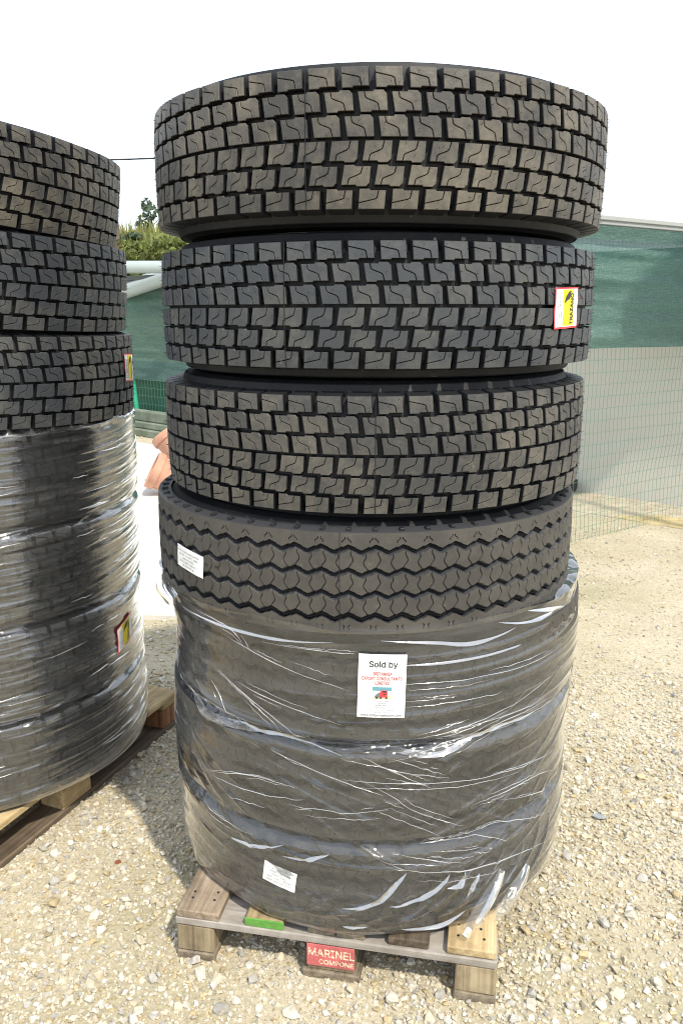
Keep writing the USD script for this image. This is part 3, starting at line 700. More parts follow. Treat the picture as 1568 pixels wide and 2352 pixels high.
P_OFF = {1: 0.486, 2: 0.014, 3: 0.63, 4: 0.17, 5: 0.54, 6: 0.03}
def drive_proto(name, block_mat, sw):
    cls = stage.CreateClassPrim("/World/Looks/proto_" + name) if False else stage.CreateClassPrim("/" + name)
    UsdGeom.Xform.Define(stage, "/" + name)
    cls.SetSpecifier(Sdf.SpecifierClass)
    base = R_D - 0.0175
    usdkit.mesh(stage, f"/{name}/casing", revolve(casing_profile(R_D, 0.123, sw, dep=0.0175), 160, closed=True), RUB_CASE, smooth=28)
    pitch = 2 * PI / NB
    rest, cnt = [], 0
    hair = []
    hr = np.random.default_rng(5)
    for row in range(1, 7):
        parts = step_block(row if row <= 3 else 7 - row)
        for k in range(NB):
            a = (k + P_OFF[row]) * pitch
            ac = (a + PI) % (2 * PI) - PI
            ms = []
            for g in parts:
                outer = row in (1, 6)
                m = prism(g, [(0.0008, -0.004), (0.0, 0.0164), (-0.0008, 0.0175)])
                if row > 3:
                    v = np.array(m.vertices); v[:, 1] *= -1
                    m = T(v, m.faces[:, ::-1])
                v = np.array(m.vertices)
                if outer:   # shoulder blocks flare down their outer face
                    low = (v[:, 2] < 0) & (np.abs(v[:, 1]) > 0.121)
                    v[low, 1] += np.sign(v[low, 1]) * 0.006; v[low, 2] -= 0.027
                    m = T(v, m.faces)
                ms.append(bend(m, R_D, ac, base))
            mm = cat(ms)
            for _ in range(2):
                a2 = ac + hr.uniform(-0.4, 0.4) * pitch; w = hr.uniform(-0.017, 0.017) + (3.5 - row) * 0.0425
                rr = R_D - 0.004 * (abs(w) / 0.13) ** 2.4
                Lh = hr.uniform(0.004, 0.010); dz = hr.normal(0, 0.0015)
                e = 0.0007
                p = lambda r_, a_, z_: (r_ * math.sin(a_), -r_ * math.cos(a_), z_)
                hair.append((p(rr - .001, a2 - e, w - e), p(rr - .001, a2 + 2 * e, w - e), p(rr - .001, a2, w + e), p(rr + Lh, a2 + hr.normal(0, .002), w + dz)))
            if abs(ac) > rad(166):
                rest.append(mm)
            else:
                pth = f"/{name}/tread_block" + ("" if cnt == 0 else f"_{cnt:03d}")
                usdkit.mesh(stage, pth, mm, block_mat, smooth=25); cnt += 1
    o = usdkit.mesh(stage, f"/{name}/rear_tread_blocks", cat(rest), block_mat, smooth=25)
    tag(o, kind="stuff")
    H = np.array(hair)
    nH = len(H); i = np.arange(nH) * 4
    o = usdkit.mesh(stage, f"/{name}/rubber_hairs", T(H.reshape(-1, 3), np.vstack([np.column_stack([i, i + 1, i + 3]), np.column_stack([i + 1, i + 2, i + 3]), np.column_stack([i + 2, i, i + 3])])), RUB_CASE)
    tag(o, kind="stuff")
    # mould flash: a thin ridge over the tread
    zz = np.linspace(-0.122, 0.122, 24)
    fr_ = R_D + 0.0004 - 0.005 * (np.abs(zz) / 0.13) ** 2.4
    fa = 0.0
    o = usdkit.mesh(stage, f"/{name}/mould_seam", tube(np.stack([fr_ * math.sin(fa), -fr_ * math.cos(fa), zz], -1), 0.0009, 5), RUB_CASE)
    return "/" + name

R_T = 0.556
def trailer_proto(name, mat, sw):
    cls = stage.CreateClassPrim("/" + name); UsdGeom.Xform.Define(stage, "/" + name); cls.SetSpecifier(Sdf.SpecifierClass)
    tw = 0.113; dep = 0.0125; base = R_T - dep
    N = 60
    P = 2 * PI * R_T / N
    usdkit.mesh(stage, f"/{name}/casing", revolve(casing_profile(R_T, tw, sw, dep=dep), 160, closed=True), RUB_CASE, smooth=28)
    zz = 0.0064
    def zig(u):                     # zigzag with period P
        t = (u / P) % 1.0
        return zz * (1 - 4 * abs(t - 0.5)) if True else 0
    us = np.array([-0.5, -0.06, 0.0, 0.5]) * P
    def edge(c, u0, u1, side):
        """polyline along the groove edge between u0 and u1 with a small step at mid flank"""
        out = []
        ks = np.arange(math.floor(u0 / (P / 2)) - 1, math.ceil(u1 / (P / 2)) + 2)
        for k in ks:
            u = k * P / 2
            out.append((u, c + zig(u)))
            um = u + P / 4 * 1.15
            w = c + zig(um)
            out.append((um - 0.0005, w + 0.0010 * side)); out.append((um + 0.0005, w - 0.0010 * side))
        return [p for p in out if u0 - P <= p[0] <= u1 + P]
    G = (0.0755, 0.0255, -0.0245, -0.0745); gw = 0.0072
    def strip(c_lo, c_hi, lo_flat=None, hi_flat=None):
        lo = edge(c_lo, -P, 2 * P, 1) if lo_flat is None else [(-2 * P, lo_flat), (3 * P, lo_flat)]
        hi = edge(c_hi, -P, 2 * P, 1) if hi_flat is None else [(-2 * P, hi_flat), (3 * P, hi_flat)]
        lo.sort(); hi.sort()
        return Polygon(lo + hi[::-1]).buffer(0)
    def squig(u, w0, w1, flip):
        t = np.linspace(-0.06, 1.06, 17)
        s = np.sin((t) * 2 * PI * 1.5) * 0.0050 * (1 if flip else -1)
        tilt = (t - 0.5) * 0.005 * (1 if flip else -1)
        return LineString(np.stack([u + s * 0.7 - tilt, w0 + t * (w1 - w0)], -1)).buffer(0.0012, cap_style=2, resolution=2)
    ribs = []
    for gi in range(3):
        hi_c, lo_c = G[gi] - gw, G[gi + 1] + gw
        s = strip(lo_c, hi_c)
        cuts = []
        for k in range(-2, 4):
            u = k * P / 2 + P * 0.12
            mid_lo, mid_hi = lo_c + zig(u), hi_c + zig(u)
            cuts.append(squig(u, mid_lo + 0.0035, mid_hi - 0.0035, k % 2 == 0))
        # full cuts split the rib into segments
        full = [squig(k * P / 2 + P * 0.12, lo_c + zig(k * P / 2 + P * 0.12) - 0.006, hi_c + zig(k * P / 2 + P * 0.12) + 0.006, k % 2 == 0) for k in range(-2, 5)]
        segs = s
        for c in full: segs = segs.difference(c)
        gs = [g for g in segs.geoms if 0 <= g.centroid.x < P * 0.999 + 1e-9 and g.area > 1e-5]
        ribs.append([prism(g.simplify(0.00012), [(0.0048, 0.0), (0.0040, 0.002), (0.0, dep - 0.0008), (-0.0005, dep)]) for g in gs])
    def shoulder(sign):
        if sign > 0: s = strip(G[0] + gw, 0, hi_flat=tw)
        else: s = strip(0, G[3] - gw, lo_flat=-tw)
        cell = s.intersection(sbox(0, -1, P, 1))
        out = []
        holes = []
        for k, u in enumerate((0.34 * P, 0.54 * P)):
            t = np.linspace(0, 1, 9)
            sg = np.sin(t * 2 * PI) * 0.0024 * (1 if k else -1)
            wc = sign * 0.098
            tl = (t - 0.5) * 0.004 * (1 if k else -1) * sign
            holes.append(LineString(np.stack([u + sg - tl, wc + (t - 0.5) * 0.012], -1)).buffer(0.0010, cap_style=2, resolution=2))
        c2 = cell
        for h in holes: c2 = c2.difference(h)
        m = trimesh.creation.extrude_polygon(c2, dep, engine="earcut")
        return [m]
    ribs = [shoulder(1)] + ribs + [shoulder(-1)]
    for k, cell in enumerate(ribs):
        ms = []
        for j in range(N):
            a = j * 2 * PI / N
            for m in cell:
                b = bend(m, R_T, a, base, crown=0.004, wmax=0.12)
                if k in (0, 4):
                    v = np.array(b.vertices); rr = np.hypot(v[:, 0], v[:, 1]); outer = np.abs(v[:, 2]) > tw - 0.001
                    lowm = outer & (rr < R_T - 0.010)
                    v[lowm, 2] += np.sign(v[lowm, 2]) * 0.004
                    v[lowm, :2] *= ((rr[lowm] - 0.02) / rr[lowm])[:, None]
                    b = T(v, b.faces)
                ms.append(b)
        usdkit.mesh(stage, f"/{name}/" + ("shoulder_rib" if k == 0 else "shoulder_rib_001" if k == 4 else "tread_rib" + ("" if k == 1 else f"_{k-1:03d}")), cat(ms), mat, smooth=25)
    # groove floor ledges and tie bars
    lug = []
    for j in range(N):
        for sgn in (1, -1):
            b = cbox((0.011, 0.007, 0.016), (0, 0, 0), 0.0015)
            v = np.array(b.vertices); a = (j + 0.5) * 2 * PI / N
            r_ = R_T - 0.020 + v[:, 1]; aa = a + v[:, 0] / R_T
            zz_ = sgn * (tw + 0.0035 + v[:, 1] * -0.4) + v[:, 2] * 0.25
            rr_ = R_T - 0.021 + v[:, 2]
            lug.append(T(np.stack([rr_ * np.sin(aa), -rr_ * np.cos(aa), sgn * (tw + 0.004) + v[:, 1]], -1), b.faces))
    tag(usdkit.mesh(stage, f"/{name}/shoulder_lugs", cat(lug), RUB_CASE), kind="stuff")
    bars = []
    for g in G:
        n = N * 2
        a = np.arange(n) * 2 * PI / n
        u = a * R_T
        w = g + np.array([zig(x) for x in u])
        r_ = R_T - 0.0085
        a2 = np.append(a, a[0]); w2 = np.append(w, w[0])
        bars.append(tube(np.stack([r_ * np.sin(a2), -r_ * np.cos(a2), w2 + 0.0], -1), 0.0016, 4, cap=False))
        bars.append(tube(np.stack([r_ * np.sin(a2), -r_ * np.cos(a2), w2 + 0.0042], -1), 0.0010, 4, cap=False))
    o = usdkit.mesh(stage, f"/{name}/groove_ridges", cat(bars), RUB_CASE); tag(o, kind="stuff")
    z_ = np.linspace(-tw, tw, 14)
    rr_ = R_T + 0.0003 - 0.004 * (np.abs(z_) / 0.12) ** 2.4
    usdkit.mesh(stage, f"/{name}/mould_seam", tube(np.stack([rr_ * math.sin(0.02), -rr_ * math.cos(0.02), z_], -1), 0.0006, 5), RUB_CASE)
    return "/" + name

PITCH_L = 0.278
D_DUSTY = drive_proto("drive_tyre_dusty", RUB_DUSTY, 0.1485)
D_GREY = drive_proto("drive_tyre_grey", RUB_GREY, 0.1485)
D_BROWN = drive_proto("drive_tyre_brown", RUB_BROWN, 0.1485)
D_LEFT = drive_proto("drive_tyre_left", RUB_GREY, 0.139)
D_LEFTD = drive_proto("drive_tyre_left_dusty", RUB_DUSTY, 0.139)
T_TRAIL = trailer_proto("trailer_tyre_ribbed", RUB_TRAIL, 0.1283)

def place(name, proto, label, loc, rotz, tilt=None, group=None):
    p = thing(name, label, "tyre", loc, rotz, group, tilt)
    p.GetReferences().AddInternalReference(proto)
    p.SetInstanceable(True)
    return p
ZC = CAM_H
MAIN = {1: (0.091, 2.155, ZC + 0.319), 2: (0.089, 2.17, ZC + 0.015), 3: (0.084, 2.172, ZC - 0.282), 4: (0.062, 2.165, ZC - 0.558), 5: (0.098, 2.172, ZC - 0.815), 6: (0.078, 2.17, ZC - 1.071), 7: (0.087, 2.18, ZC - 1.328)}
place("drive_tyre", D_DUSTY, "dusty block tread truck tyre on top of the main stack", MAIN[1], -17.0, (0.3, 0.3))
place("drive_tyre", D_GREY, "grey block tread truck tyre with yellow label, second from the top of the main stack", MAIN[2], -22.0)
place("drive_tyre", D_BROWN, "brownish block tread truck tyre resting on the ribbed zigzag tyre", MAIN[3], -1.5, (0.4, -0.3))
place("trailer_tyre", T_TRAIL, "ribbed zigzag tread tyre with small white label, unwrapped, above the film", MAIN[4], -8.0)
place("trailer_tyre", T_TRAIL, "ribbed tyre inside the film behind the white sold by notice", MAIN[5], 20.0)
place("trailer_tyre", T_TRAIL, "ribbed tyre inside the film, middle one of the three wrapped in the main stack", MAIN[6], 41.0)
place("trailer_tyre", T_TRAIL, "ribbed tyre inside the film standing on the pallet with the green tipped board", MAIN[7], 3.0)
LX, LY = -1.25, 2.52
PITCH_W = 0.287
lz = [0.144 + PITCH_W * (k + 0.5) for k in range(4)] + [0.144 + 4 * PITCH_W + 0.276 * (k + 0.5) for k in range(3)]; lz[4] -= 0.006; lz[5] -= 0.003; lz[6] += 0.008
LEFT = [(LX + dx, LY + dy, z + 0.004) for (dx, dy), z in zip(((-0.005, 0.08), (-0.005, 0.08), (0.0, 0.08), (0.01, 0.075), (0.025, 0.07), (0.02, 0.07), (0.015, 0.07)), lz)]
place("drive_tyre", D_LEFTD, "dusty block tread tyre on top of the stack at left", LEFT[6], -35.0, (0.0, 7.6))
place("drive_tyre", D_LEFT, "dark block tread tyre, middle of the three unwrapped ones at left", LEFT[5], -11.0, (0.0, 4.0))
place("drive_tyre", D_LEFT, "block tread tyre with yellow label resting on the wrapped stack at left", LEFT[4], 21.0, (0.0, 1.8))
for k, lab in ((3, "block tread tyre inside the film, topmost of the wrapped ones at left"), (2, "block tread tyre inside the film at left, second below the film's upper edge"), (1, "block tread tyre inside the film at left with the yellow label in front"), (0, "block tread tyre inside the film at left, lowest one on the pallet")):
    place("drive_tyre", D_LEFT, lab, LEFT[k], {3: 4.0, 2: 30.0, 1: -14.0, 0: 48.0}[k])

# ------------------------------------------------------------------ stretch film
def crease_field(S, Z, creases):
    D = np.zeros_like(S)
    for (s0, z0, s1, z1, bow, A, w) in creases:
        dx, dz = s1 - s0, z1 - z0
        Ln = math.hypot(dx, dz); ux, uz = dx / Ln, dz / Ln
        t = (S - s0) * ux + (Z - z0) * uz
        d = -(S - s0) * uz + (Z - z0) * ux
        tt = t / Ln
        d = d - bow * 4 * tt * (1 - tt)
        msk = (tt > 0) & (tt < 1) & (np.abs(d) < 5 * w)
        D[msk] += (A * np.exp(-np.abs(d[msk]) / w) * np.minimum(1, 6 * np.minimum(tt[msk], 1 - tt[msk])))
    return D

def front_angles(n_front, n_back, half=rad(112), face=0.0):
    a = np.linspace(-half, half, n_front, endpoint=False)
    b = np.linspace(half, 2 * PI - half, n_back, endpoint=False)
    return np.concatenate([a, b]) + face

# main film
z_lo, z_hi = 0.138, ZC - 0.655
ang = front_angles(760, 90, rad(104))
zs = np.linspace(z_lo, z_hi, 400)
A_, Z_ = np.meshgrid(ang, zs, indexing="ij")
zk = np.array([0.10, MAIN[7][2] - 0.11, MAIN[7][2] - 0.05, MAIN[7][2] + 0.106, 0.4005, MAIN[6][2] - 0.106, MAIN[6][2] + 0.106, 0.657, MAIN[5][2] - 0.106, MAIN[5][2] + 0.085, MAIN[5][2] + 0.113, z_hi + 0.02])
rk = np.array([0.520, 0.552, 0.5605, 0.561, 0.546, 0.561, 0.561, 0.543, 0.561, 0.5605, 0.562, 0.572])
RAD = np.interp(Z_, zk, rk)
CX = np.interp(Z_, [MAIN[7][2], MAIN[6][2], MAIN[5][2], MAIN[4][2]], [MAIN[7][0], MAIN[6][0], MAIN[5][0], MAIN[4][0]])
CY = np.full_like(CX, 2.172)
S_ = A_ * 0.56
rr = np.random.default_rng(77)
cr = []
# bands wound round, climbing to the right on the right half
for k in range(9):
    z0 = rr.uniform(0.70, 0.90); s0 = rr.uniform(-0.55, 0.1); cr.append((s0, z0, s0 + rr.uniform(0.4, 0.9), z0 + rr.uniform(-0.01, 0.06), rr.uniform(-0.02, 0.01), rr.uniform(0.0015, 0.0035), rr.uniform(0.003, 0.006)))
for k in range(5):
    z0 = 0.70 + 0.045 * k; cr.append((-0.15, z0 - 0.006, 0.75, z0 + 0.03, -0.012, 0.0035, 0.004))
# diagonal strain lines, falling to the right across the middle tyre
for k in range(34):
    s0 = rr.uniform(-0.62, 0.05); z0 = rr.uniform(0.45, 0.78); ln = rr.uniform(0.18, 0.62); sl = rr.uniform(-0.85, -0.25)
    cr.append((s0, z0, s0 + ln, z0 + sl * ln, rr.uniform(-0.02, 0.02), rr.uniform(0.0012, 0.0034), rr.uniform(0.0025, 0.0045)))
# the gathered band between the upper and the middle tyre
for k in range(16):
    z0 = 0.645 + rr.uniform(-0.025, 0.03); s0 = rr.uniform(-0.75, 0.2)
    cr.append((s0, z0 + 0.06 * abs(s0), s0 + rr.uniform(0.3, 0.7), z0 + rr.uniform(-0.01, 0.05), rr.uniform(-0.04, 0.0), rr.uniform(0.002, 0.005), rr.uniform(0.003, 0.005)))
# right side: strands climbing to the right
for k in range(26):
    s0 = rr.uniform(-0.1, 0.35); z0 = rr.uniform(0.26, 0.62); ln = rr.uniform(0.2, 0.55)
    cr.append((s0, z0, s0 + ln, z0 + rr.uniform(0.02, 0.28) * ln / 0.4, rr.uniform(-0.015, 0.015), rr.uniform(0.001, 0.003), rr.uniform(0.002, 0.004)))
# edge of the lower winding and the slack folds under it
cr.append((-0.45, 0.40, 0.62, 0.40, -0.055, 0.006, 0.004))
for k in range(9):
    s0 = -0.25 + 0.075 * k + rr.uniform(-0.02, 0.02)
    cr.append((s0, 0.17 + rr.uniform(0, 0.04), s0 + 0.20, 0.33 + rr.uniform(-0.03, 0.02), -0.028, rr.uniform(0.004, 0.008), rr.uniform(0.006, 0.010)))
for k in range(14):
    s0 = rr.uniform(-0.7, -0.1); z0 = rr.uniform(0.20, 0.42); cr.append((s0, z0, s0 + rr.uniform(0.15, 0.4), z0 + rr.uniform(-0.06, 0.04), rr.uniform(-0.02, 0.02), rr.uniform(0.001, 0.003), rr.uniform(0.003, 0.006)))
DISP = crease_field(S_, Z_, cr)
DISP += (meshkit.fbm(np.stack([S_ * 6, Z_ * 22, S_ * 0], -1), 3, 4) - 0.5) * 0.005
DISP += (meshkit.fbm(np.stack([S_ * 9 + Z_ * 9, Z_ * 70, S_ * 0 + 2], -1), 2, 8) - 0.5) * 0.0012
dj = np.minimum(np.abs(Z_ - 0.4005), np.abs(Z_ - 0.657))
DISP += np.exp(-(dj / 0.022) ** 2) * (meshkit.fbm(np.stack([S_ * 26 + Z_ * 18, Z_ * 16, S_ * 0 + 6], -1), 3, 61) - 0.5) * 0.016
# slack lower skirt and ragged edges
low = np.clip((0.22 - Z_) / 0.08, 0, 1)
DISP += low * (meshkit.fbm(np.stack([S_ * 7, Z_ * 3, S_ * 0], -1), 3, 15) - 0.4) * 0.030
zr = np.clip((Z_ - (z_hi - 0.06)) / 0.06, 0, 1); zl = np.clip((0.20 - Z_) / 0.06, 0, 1)
edge_hi = (meshkit.fbm(np.stack([A_ * 2.2, A_ * 0, A_ * 0], -1), 4, 6) - 0.5) * 0.035
Zf = Z_ + zr * edge_hi
DISP += zr ** 2 * (meshkit.fbm(np.stack([A_ * 5, Z_ * 20, A_ * 0], -1), 3, 16) - 0.35) * 0.02
edge_lo = (meshkit.fbm(np.stack([A_ * 3, A_ * 0, A_ * 0 + 4], -1), 3, 26) - 0.45) * 0.03
Zf = np.maximum(Zf + zl * edge_lo, 0.147)
Rf = RAD + DISP
film = thing("stretch_film", "clear wrinkled stretch film round the lower tyres of the main stack", "plastic film")
obj("wrap", grid(np.stack([CX + Rf * np.sin(A_), CY - Rf * np.cos(A_), Zf], -1), wrap=True), FILM_MAIN, film, smooth=True)
Ft = np.stack([CX[:, -1] + Rf[:, -1] * np.sin(ang), CY[:, -1] - Rf[:, -1] * np.cos(ang), Zf[:, -1]], -1)
tt_ = np.linspace(0, 1, 9)
cap = []
for q_ in tt_:
    rq = Rf[:, -1] * (1 - q_) + 0.47 * q_
    zq = Zf[:, -1] * (1 - q_) + 0.922 * q_ + 0.012 * math.sin(PI * q_) + (meshkit.fbm(np.stack([ang * 6, np.full_like(ang, q_ * 3), ang * 0], -1), 3, 31) - 0.5) * 0.03 * min(1, q_ * 5) * (1 - q_)
    cap.append(np.stack([CX[:, -1] + rq * np.sin(ang), CY[:, -1] - rq * np.cos(ang), zq], -1))
obj("top_edge", grid(np.stack(cap, 1), wrap=True), FILM_MAIN, film, smooth=True)
def film_radius(s_ang, z):
    i = np.clip(np.searchsorted(ang, s_ang), 0, 759); j = np.clip(np.searchsorted(zs, z), 0, len(zs) - 1)
    return Rf[i, j], CX[i, j]
# gathered strands and slack folds: (angle round the stack, height) points
FOLDS = [
    ([(0.008, 0.918), (0.201, 0.909), (0.37, 0.895), (0.586, 0.909)], 0.0080),
    ([(0.657, 0.942), (0.809, 0.925), (0.971, 0.904)], 0.0080),
    ([(0.5, 0.932), (0.706, 0.912), (0.858, 0.912)], 0.0060),
    ([(0.087, 0.858), (0.18, 0.858), (0.507, 0.861), (0.614, 0.863)], 0.0040),
    ([(-1.034, 0.899), (-0.793, 0.901), (-0.518, 0.902), (-0.398, 0.902), (-0.175, 0.909)], 0.0060),
    ([(-1.148, 0.684), (-0.986, 0.656), (-0.809, 0.644), (-0.616, 0.654), (-0.421, 0.662), (-0.153, 0.638)], 0.0100),
    ([(-0.155, 0.649), (0.016, 0.653), (0.229, 0.638), (0.479, 0.671), (0.931, 0.669)], 0.0090),
    ([(-0.154, 0.235), (-0.018, 0.258), (0.073, 0.305), (0.119, 0.332)], 0.0090),
    ([(0.045, 0.244), (0.164, 0.258), (0.258, 0.285), (0.307, 0.315)], 0.0080),
    ([(0.297, 0.274), (0.347, 0.279), (0.378, 0.31)], 0.0090),
    ([(0.392, 0.235), (0.422, 0.266), (0.454, 0.29)], 0.0080),
    ([(0.102, 0.169), (0.244, 0.171), (0.384, 0.197)], 0.0080),
    ([(-0.154, 0.18), (-0.044, 0.182)], 0.0050),
    ([(-0.684, 0.341), (-0.568, 0.349), (-0.401, 0.378)], 0.0060),
    ([(-0.414, 0.346), (-0.285, 0.359), (-0.2, 0.379)], 0.0060),
]
STRANDS = [
    [(0.077, 0.813), (0.277, 0.811), (0.829, 0.812)],
    [(0.067, 0.758), (0.315, 0.76), (0.498, 0.761)],
    [(-0.653, 0.765), (-0.164, 0.713)],
    [(-0.82, 0.742), (-0.667, 0.669)],
    [(-0.762, 0.776), (-0.456, 0.703), (-0.307, 0.666)],
    [(-0.626, 0.744), (-0.412, 0.676)],
    [(-0.075, 0.579), (0.07, 0.534), (0.132, 0.504), (0.25, 0.467), (0.367, 0.435)],
    [(-0.008, 0.502), (0.122, 0.465), (0.269, 0.419)],
    [(-0.145, 0.576), (0.074, 0.568), (0.403, 0.551), (0.64, 0.537), (0.977, 0.509)],
    [(-0.152, 0.63), (0.299, 0.569)],
    [(-0.073, 0.635), (0.22, 0.553)],
    [(0.047, 0.633), (0.271, 0.58)],
    [(0.102, 0.38), (0.368, 0.335)],
    [(-0.023, 0.382), (0.146, 0.337), (0.347, 0.315), (0.683, 0.292), (0.96, 0.251)],
    [(0.184, 0.398), (0.409, 0.394), (0.61, 0.347)],
    [(0.307, 0.397), (0.521, 0.403), (1.005, 0.328)],
    [(0.421, 0.484), (0.691, 0.49), (0.962, 0.455)],
    [(0.143, 0.678), (0.399, 0.7), (0.789, 0.748)],
    [(-1.016, 0.396), (-0.883, 0.385), (-0.78, 0.377), (-0.552, 0.379)],
    [(-0.942, 0.469), (-0.489, 0.543), (-0.338, 0.537)],
    [(-0.805, 0.487), (-0.513, 0.498), (-0.291, 0.513)],
    [(-0.457, 0.626), (-0.187, 0.578), (0.028, 0.54)],
    [(-0.369, 0.492), (-0.112, 0.493), (0.063, 0.506)],
    [(-0.85, 0.916), (-0.655, 0.902), (-0.582, 0.848)],
    [(0.032, 0.622), (0.22, 0.647), (0.451, 0.66), (0.924, 0.649)],
    [(0.118, 0.623), (0.332, 0.651), (0.582, 0.684), (0.909, 0.688)],
    [(-0.482, 0.887), (-0.189, 0.885), (-0.102, 0.886)],
    [(-0.715, 0.883), (-0.419, 0.836), (-0.144, 0.794)],
    [(0.141, 0.689), (0.357, 0.71)],
    [(0.558, 0.471), (1.034, 0.396)],
    [(0.242, 0.38), (0.466, 0.359)],
    [(0.041, 0.363), (0.26, 0.343)],
]

from scipy.interpolate import PchipInterpolator, RegularGridInterpolator
nf = 760
RF = RegularGridInterpolator((ang[:nf], zs), Rf[:nf], bounds_error=False, fill_value=None)
def film_pts(a, z, h):
    a, z, h = np.broadcast_arrays(a, z, h)
    r_ = RF(np.stack([np.clip(a, ang[0], ang[nf - 1]), np.clip(z, zs[0], zs[-1])], -1)) + h
    cx = np.interp(z, [MAIN[7][2], MAIN[6][2], MAIN[5][2], MAIN[4][2]], [MAIN[7][0], MAIN[6][0], MAIN[5][0], MAIN[4][0]])
    return np.stack([cx + r_ * np.sin(a), 2.172 - r_ * np.cos(a), z], -1)
def spline(pts, n, t0=0.0, t1=1.0):
    p = np.array(pts, float); k = np.linspace(0, 1, len(p)); t = np.linspace(t0, t1, n)
    return (PchipInterpolator(k, p)(t) if len(p) > 2 else np.stack([np.interp(t, k, p[:, 0]), np.interp(t, k, p[:, 1])], -1))
rr = np.random.default_rng(21)
ms = []
for pts in STRANDS:
    for c in range(3):
        t0, t1 = (0, 1) if c == 0 else sorted(rr.uniform(0, 1, 2))
        if t1 - t0 < 0.15: t1 = min(1, t0 + 0.3)
        q_ = spline(pts, 36, t0, t1)
        if c: q_ = q_ + [rr.normal(0, 0.03), rr.normal(0, 0.016)]
        t = np.linspace(0, 1, 36)
        q_[:, 1] += (meshkit.noise(np.stack([t * 9, t * 0, t * 0 + rr.uniform(0, 50)], -1)) - 0.5) * 0.004
        q_[:, 1] = np.maximum(q_[:, 1], 0.155)
        rad_ = (0.0009 if c == 0 else 0.0006) * np.sin(PI * np.clip(t, 0.02, 0.98)) ** 0.6 * (0.5 + meshkit.noise(np.stack([t * 14, t * 0 + 3, t * 0 + rr.uniform(0, 50)], -1)))
        ms.append(tube(film_pts(q_[:, 0], q_[:, 1], 0.0012), rad_, 5, cap=False))
obj("strands", cat(ms), FILM_STRAND, film, smooth=True, kind="stuff")
for k, (pts, w) in enumerate(FOLDS):
    nn, mm_ = 34, 6
    q_ = spline(pts, nn)
    t = np.linspace(0, 1, nn)
    d_ = np.gradient(q_, axis=0); d_[:, 0] *= 0.56; d_ /= np.linalg.norm(d_, axis=1, keepdims=True)
    nrm = np.stack([-d_[:, 1], d_[:, 0]], -1)
    nrm[nrm[:, 1] < 0] *= -1
    wid = w * np.sin(PI * np.clip(t, 0.01, 0.99)) ** 0.8 * (0.75 + 0.5 * meshkit.noise(np.stack([t * 7, t * 0, t * 0 + k], -1)))
    v = np.linspace(-0.5, 0.5, mm_)
    aa = q_[:, None, 0] + nrm[:, None, 0] * wid[:, None] * v / 0.56
    zz_ = np.maximum(q_[:, None, 1] + nrm[:, None, 1] * wid[:, None] * v, 0.152)
    hh = 0.002 + wid[:, None] * (0.5 - v) * 0.85 * (1 - 0.5 * (v + 0.5))
    V = film_pts(aa, zz_, hh)
    obj("fold", grid(V), FILM_FOLD, film, smooth=True)
# loose tail hanging over the right deck board
def tail(C, wds, flat, mat, name, lab=None):
    C = np.array(C, float); k = np.linspace(0, 1, len(C)); t = np.linspace(0, 1, 30)
    c_ = np.stack([PchipInterpolator(k, C[:, i])(t) for i in range(3)], -1)
    w_ = PchipInterpolator(k, wds)(t)
    d_ = np.gradient(c_, axis=0); d_ /= np.linalg.norm(d_, axis=1, keepdims=True)
    out = np.array([0.35, -0.94, 0.0]); sd = np.cross(d_, out); sd /= np.linalg.norm(sd, axis=1, keepdims=True)
    ou = np.cross(sd, d_)
    u = np.linspace(-1, 1, 13)
    crn = meshkit.noise(np.stack(np.broadcast_arrays(t[:, None] * 5, u[None] * 4, np.zeros((1, 1))), -1), 3) - 0.5
    V = c_[:, None] + sd[:, None] * (u * w_[:, None])[..., None] + ou[:, None] * ((np.cos(u * PI * 0.5) * flat * w_[:, None]) + crn * w_[:, None] * 0.35)[..., None]
    obj(name, grid(V), mat, film, smooth=True, label=lab)
def cyl_pt(a, z, r_): return (0.087 + r_ * math.sin(a), 2.172 - r_ * math.cos(a), z)
tail([cyl_pt(0.57, 0.275, 0.566), cyl_pt(0.50, 0.240, 0.578), cyl_pt(0.43, 0.205, 0.586), cyl_pt(0.366, 0.170, 0.592)], [0.010, 0.020, 0.022, 0.014], 0.9, FILM_MAIN, "loose_tail", "loose tail of film hanging over the right deck board")
tail([cyl_pt(0.56, 0.272, 0.570), cyl_pt(0.47, 0.226, 0.590), cyl_pt(0.40, 0.190, 0.600)], [0.004, 0.007, 0.006], 1.2, FILM_FOLD, "tail_fold")
tail([cyl_pt(0.375, 0.178, 0.598), cyl_pt(0.352, 0.163, 0.602)], [0.011, 0.013], 0.7, FILM_STRAND, "tail_tip", "white gathered tip of the film tail")
tail([cyl_pt(0.76, 0.235, 0.560), cyl_pt(0.64, 0.195, 0.572), cyl_pt(0.52, 0.165, 0.580)], [0.012, 0.024, 0.012], 0.6, FILM_MAIN, "loose_tail")
tail([cyl_pt(-1.22, 0.965, 0.580), cyl_pt(-1.20, 0.93, 0.590), cyl_pt(-1.10, 0.895, 0.575)], [0.012, 0.022, 0.014], 0.8, FILM_FOLD, "loose_flap", "loose flap at the film's upper left edge")

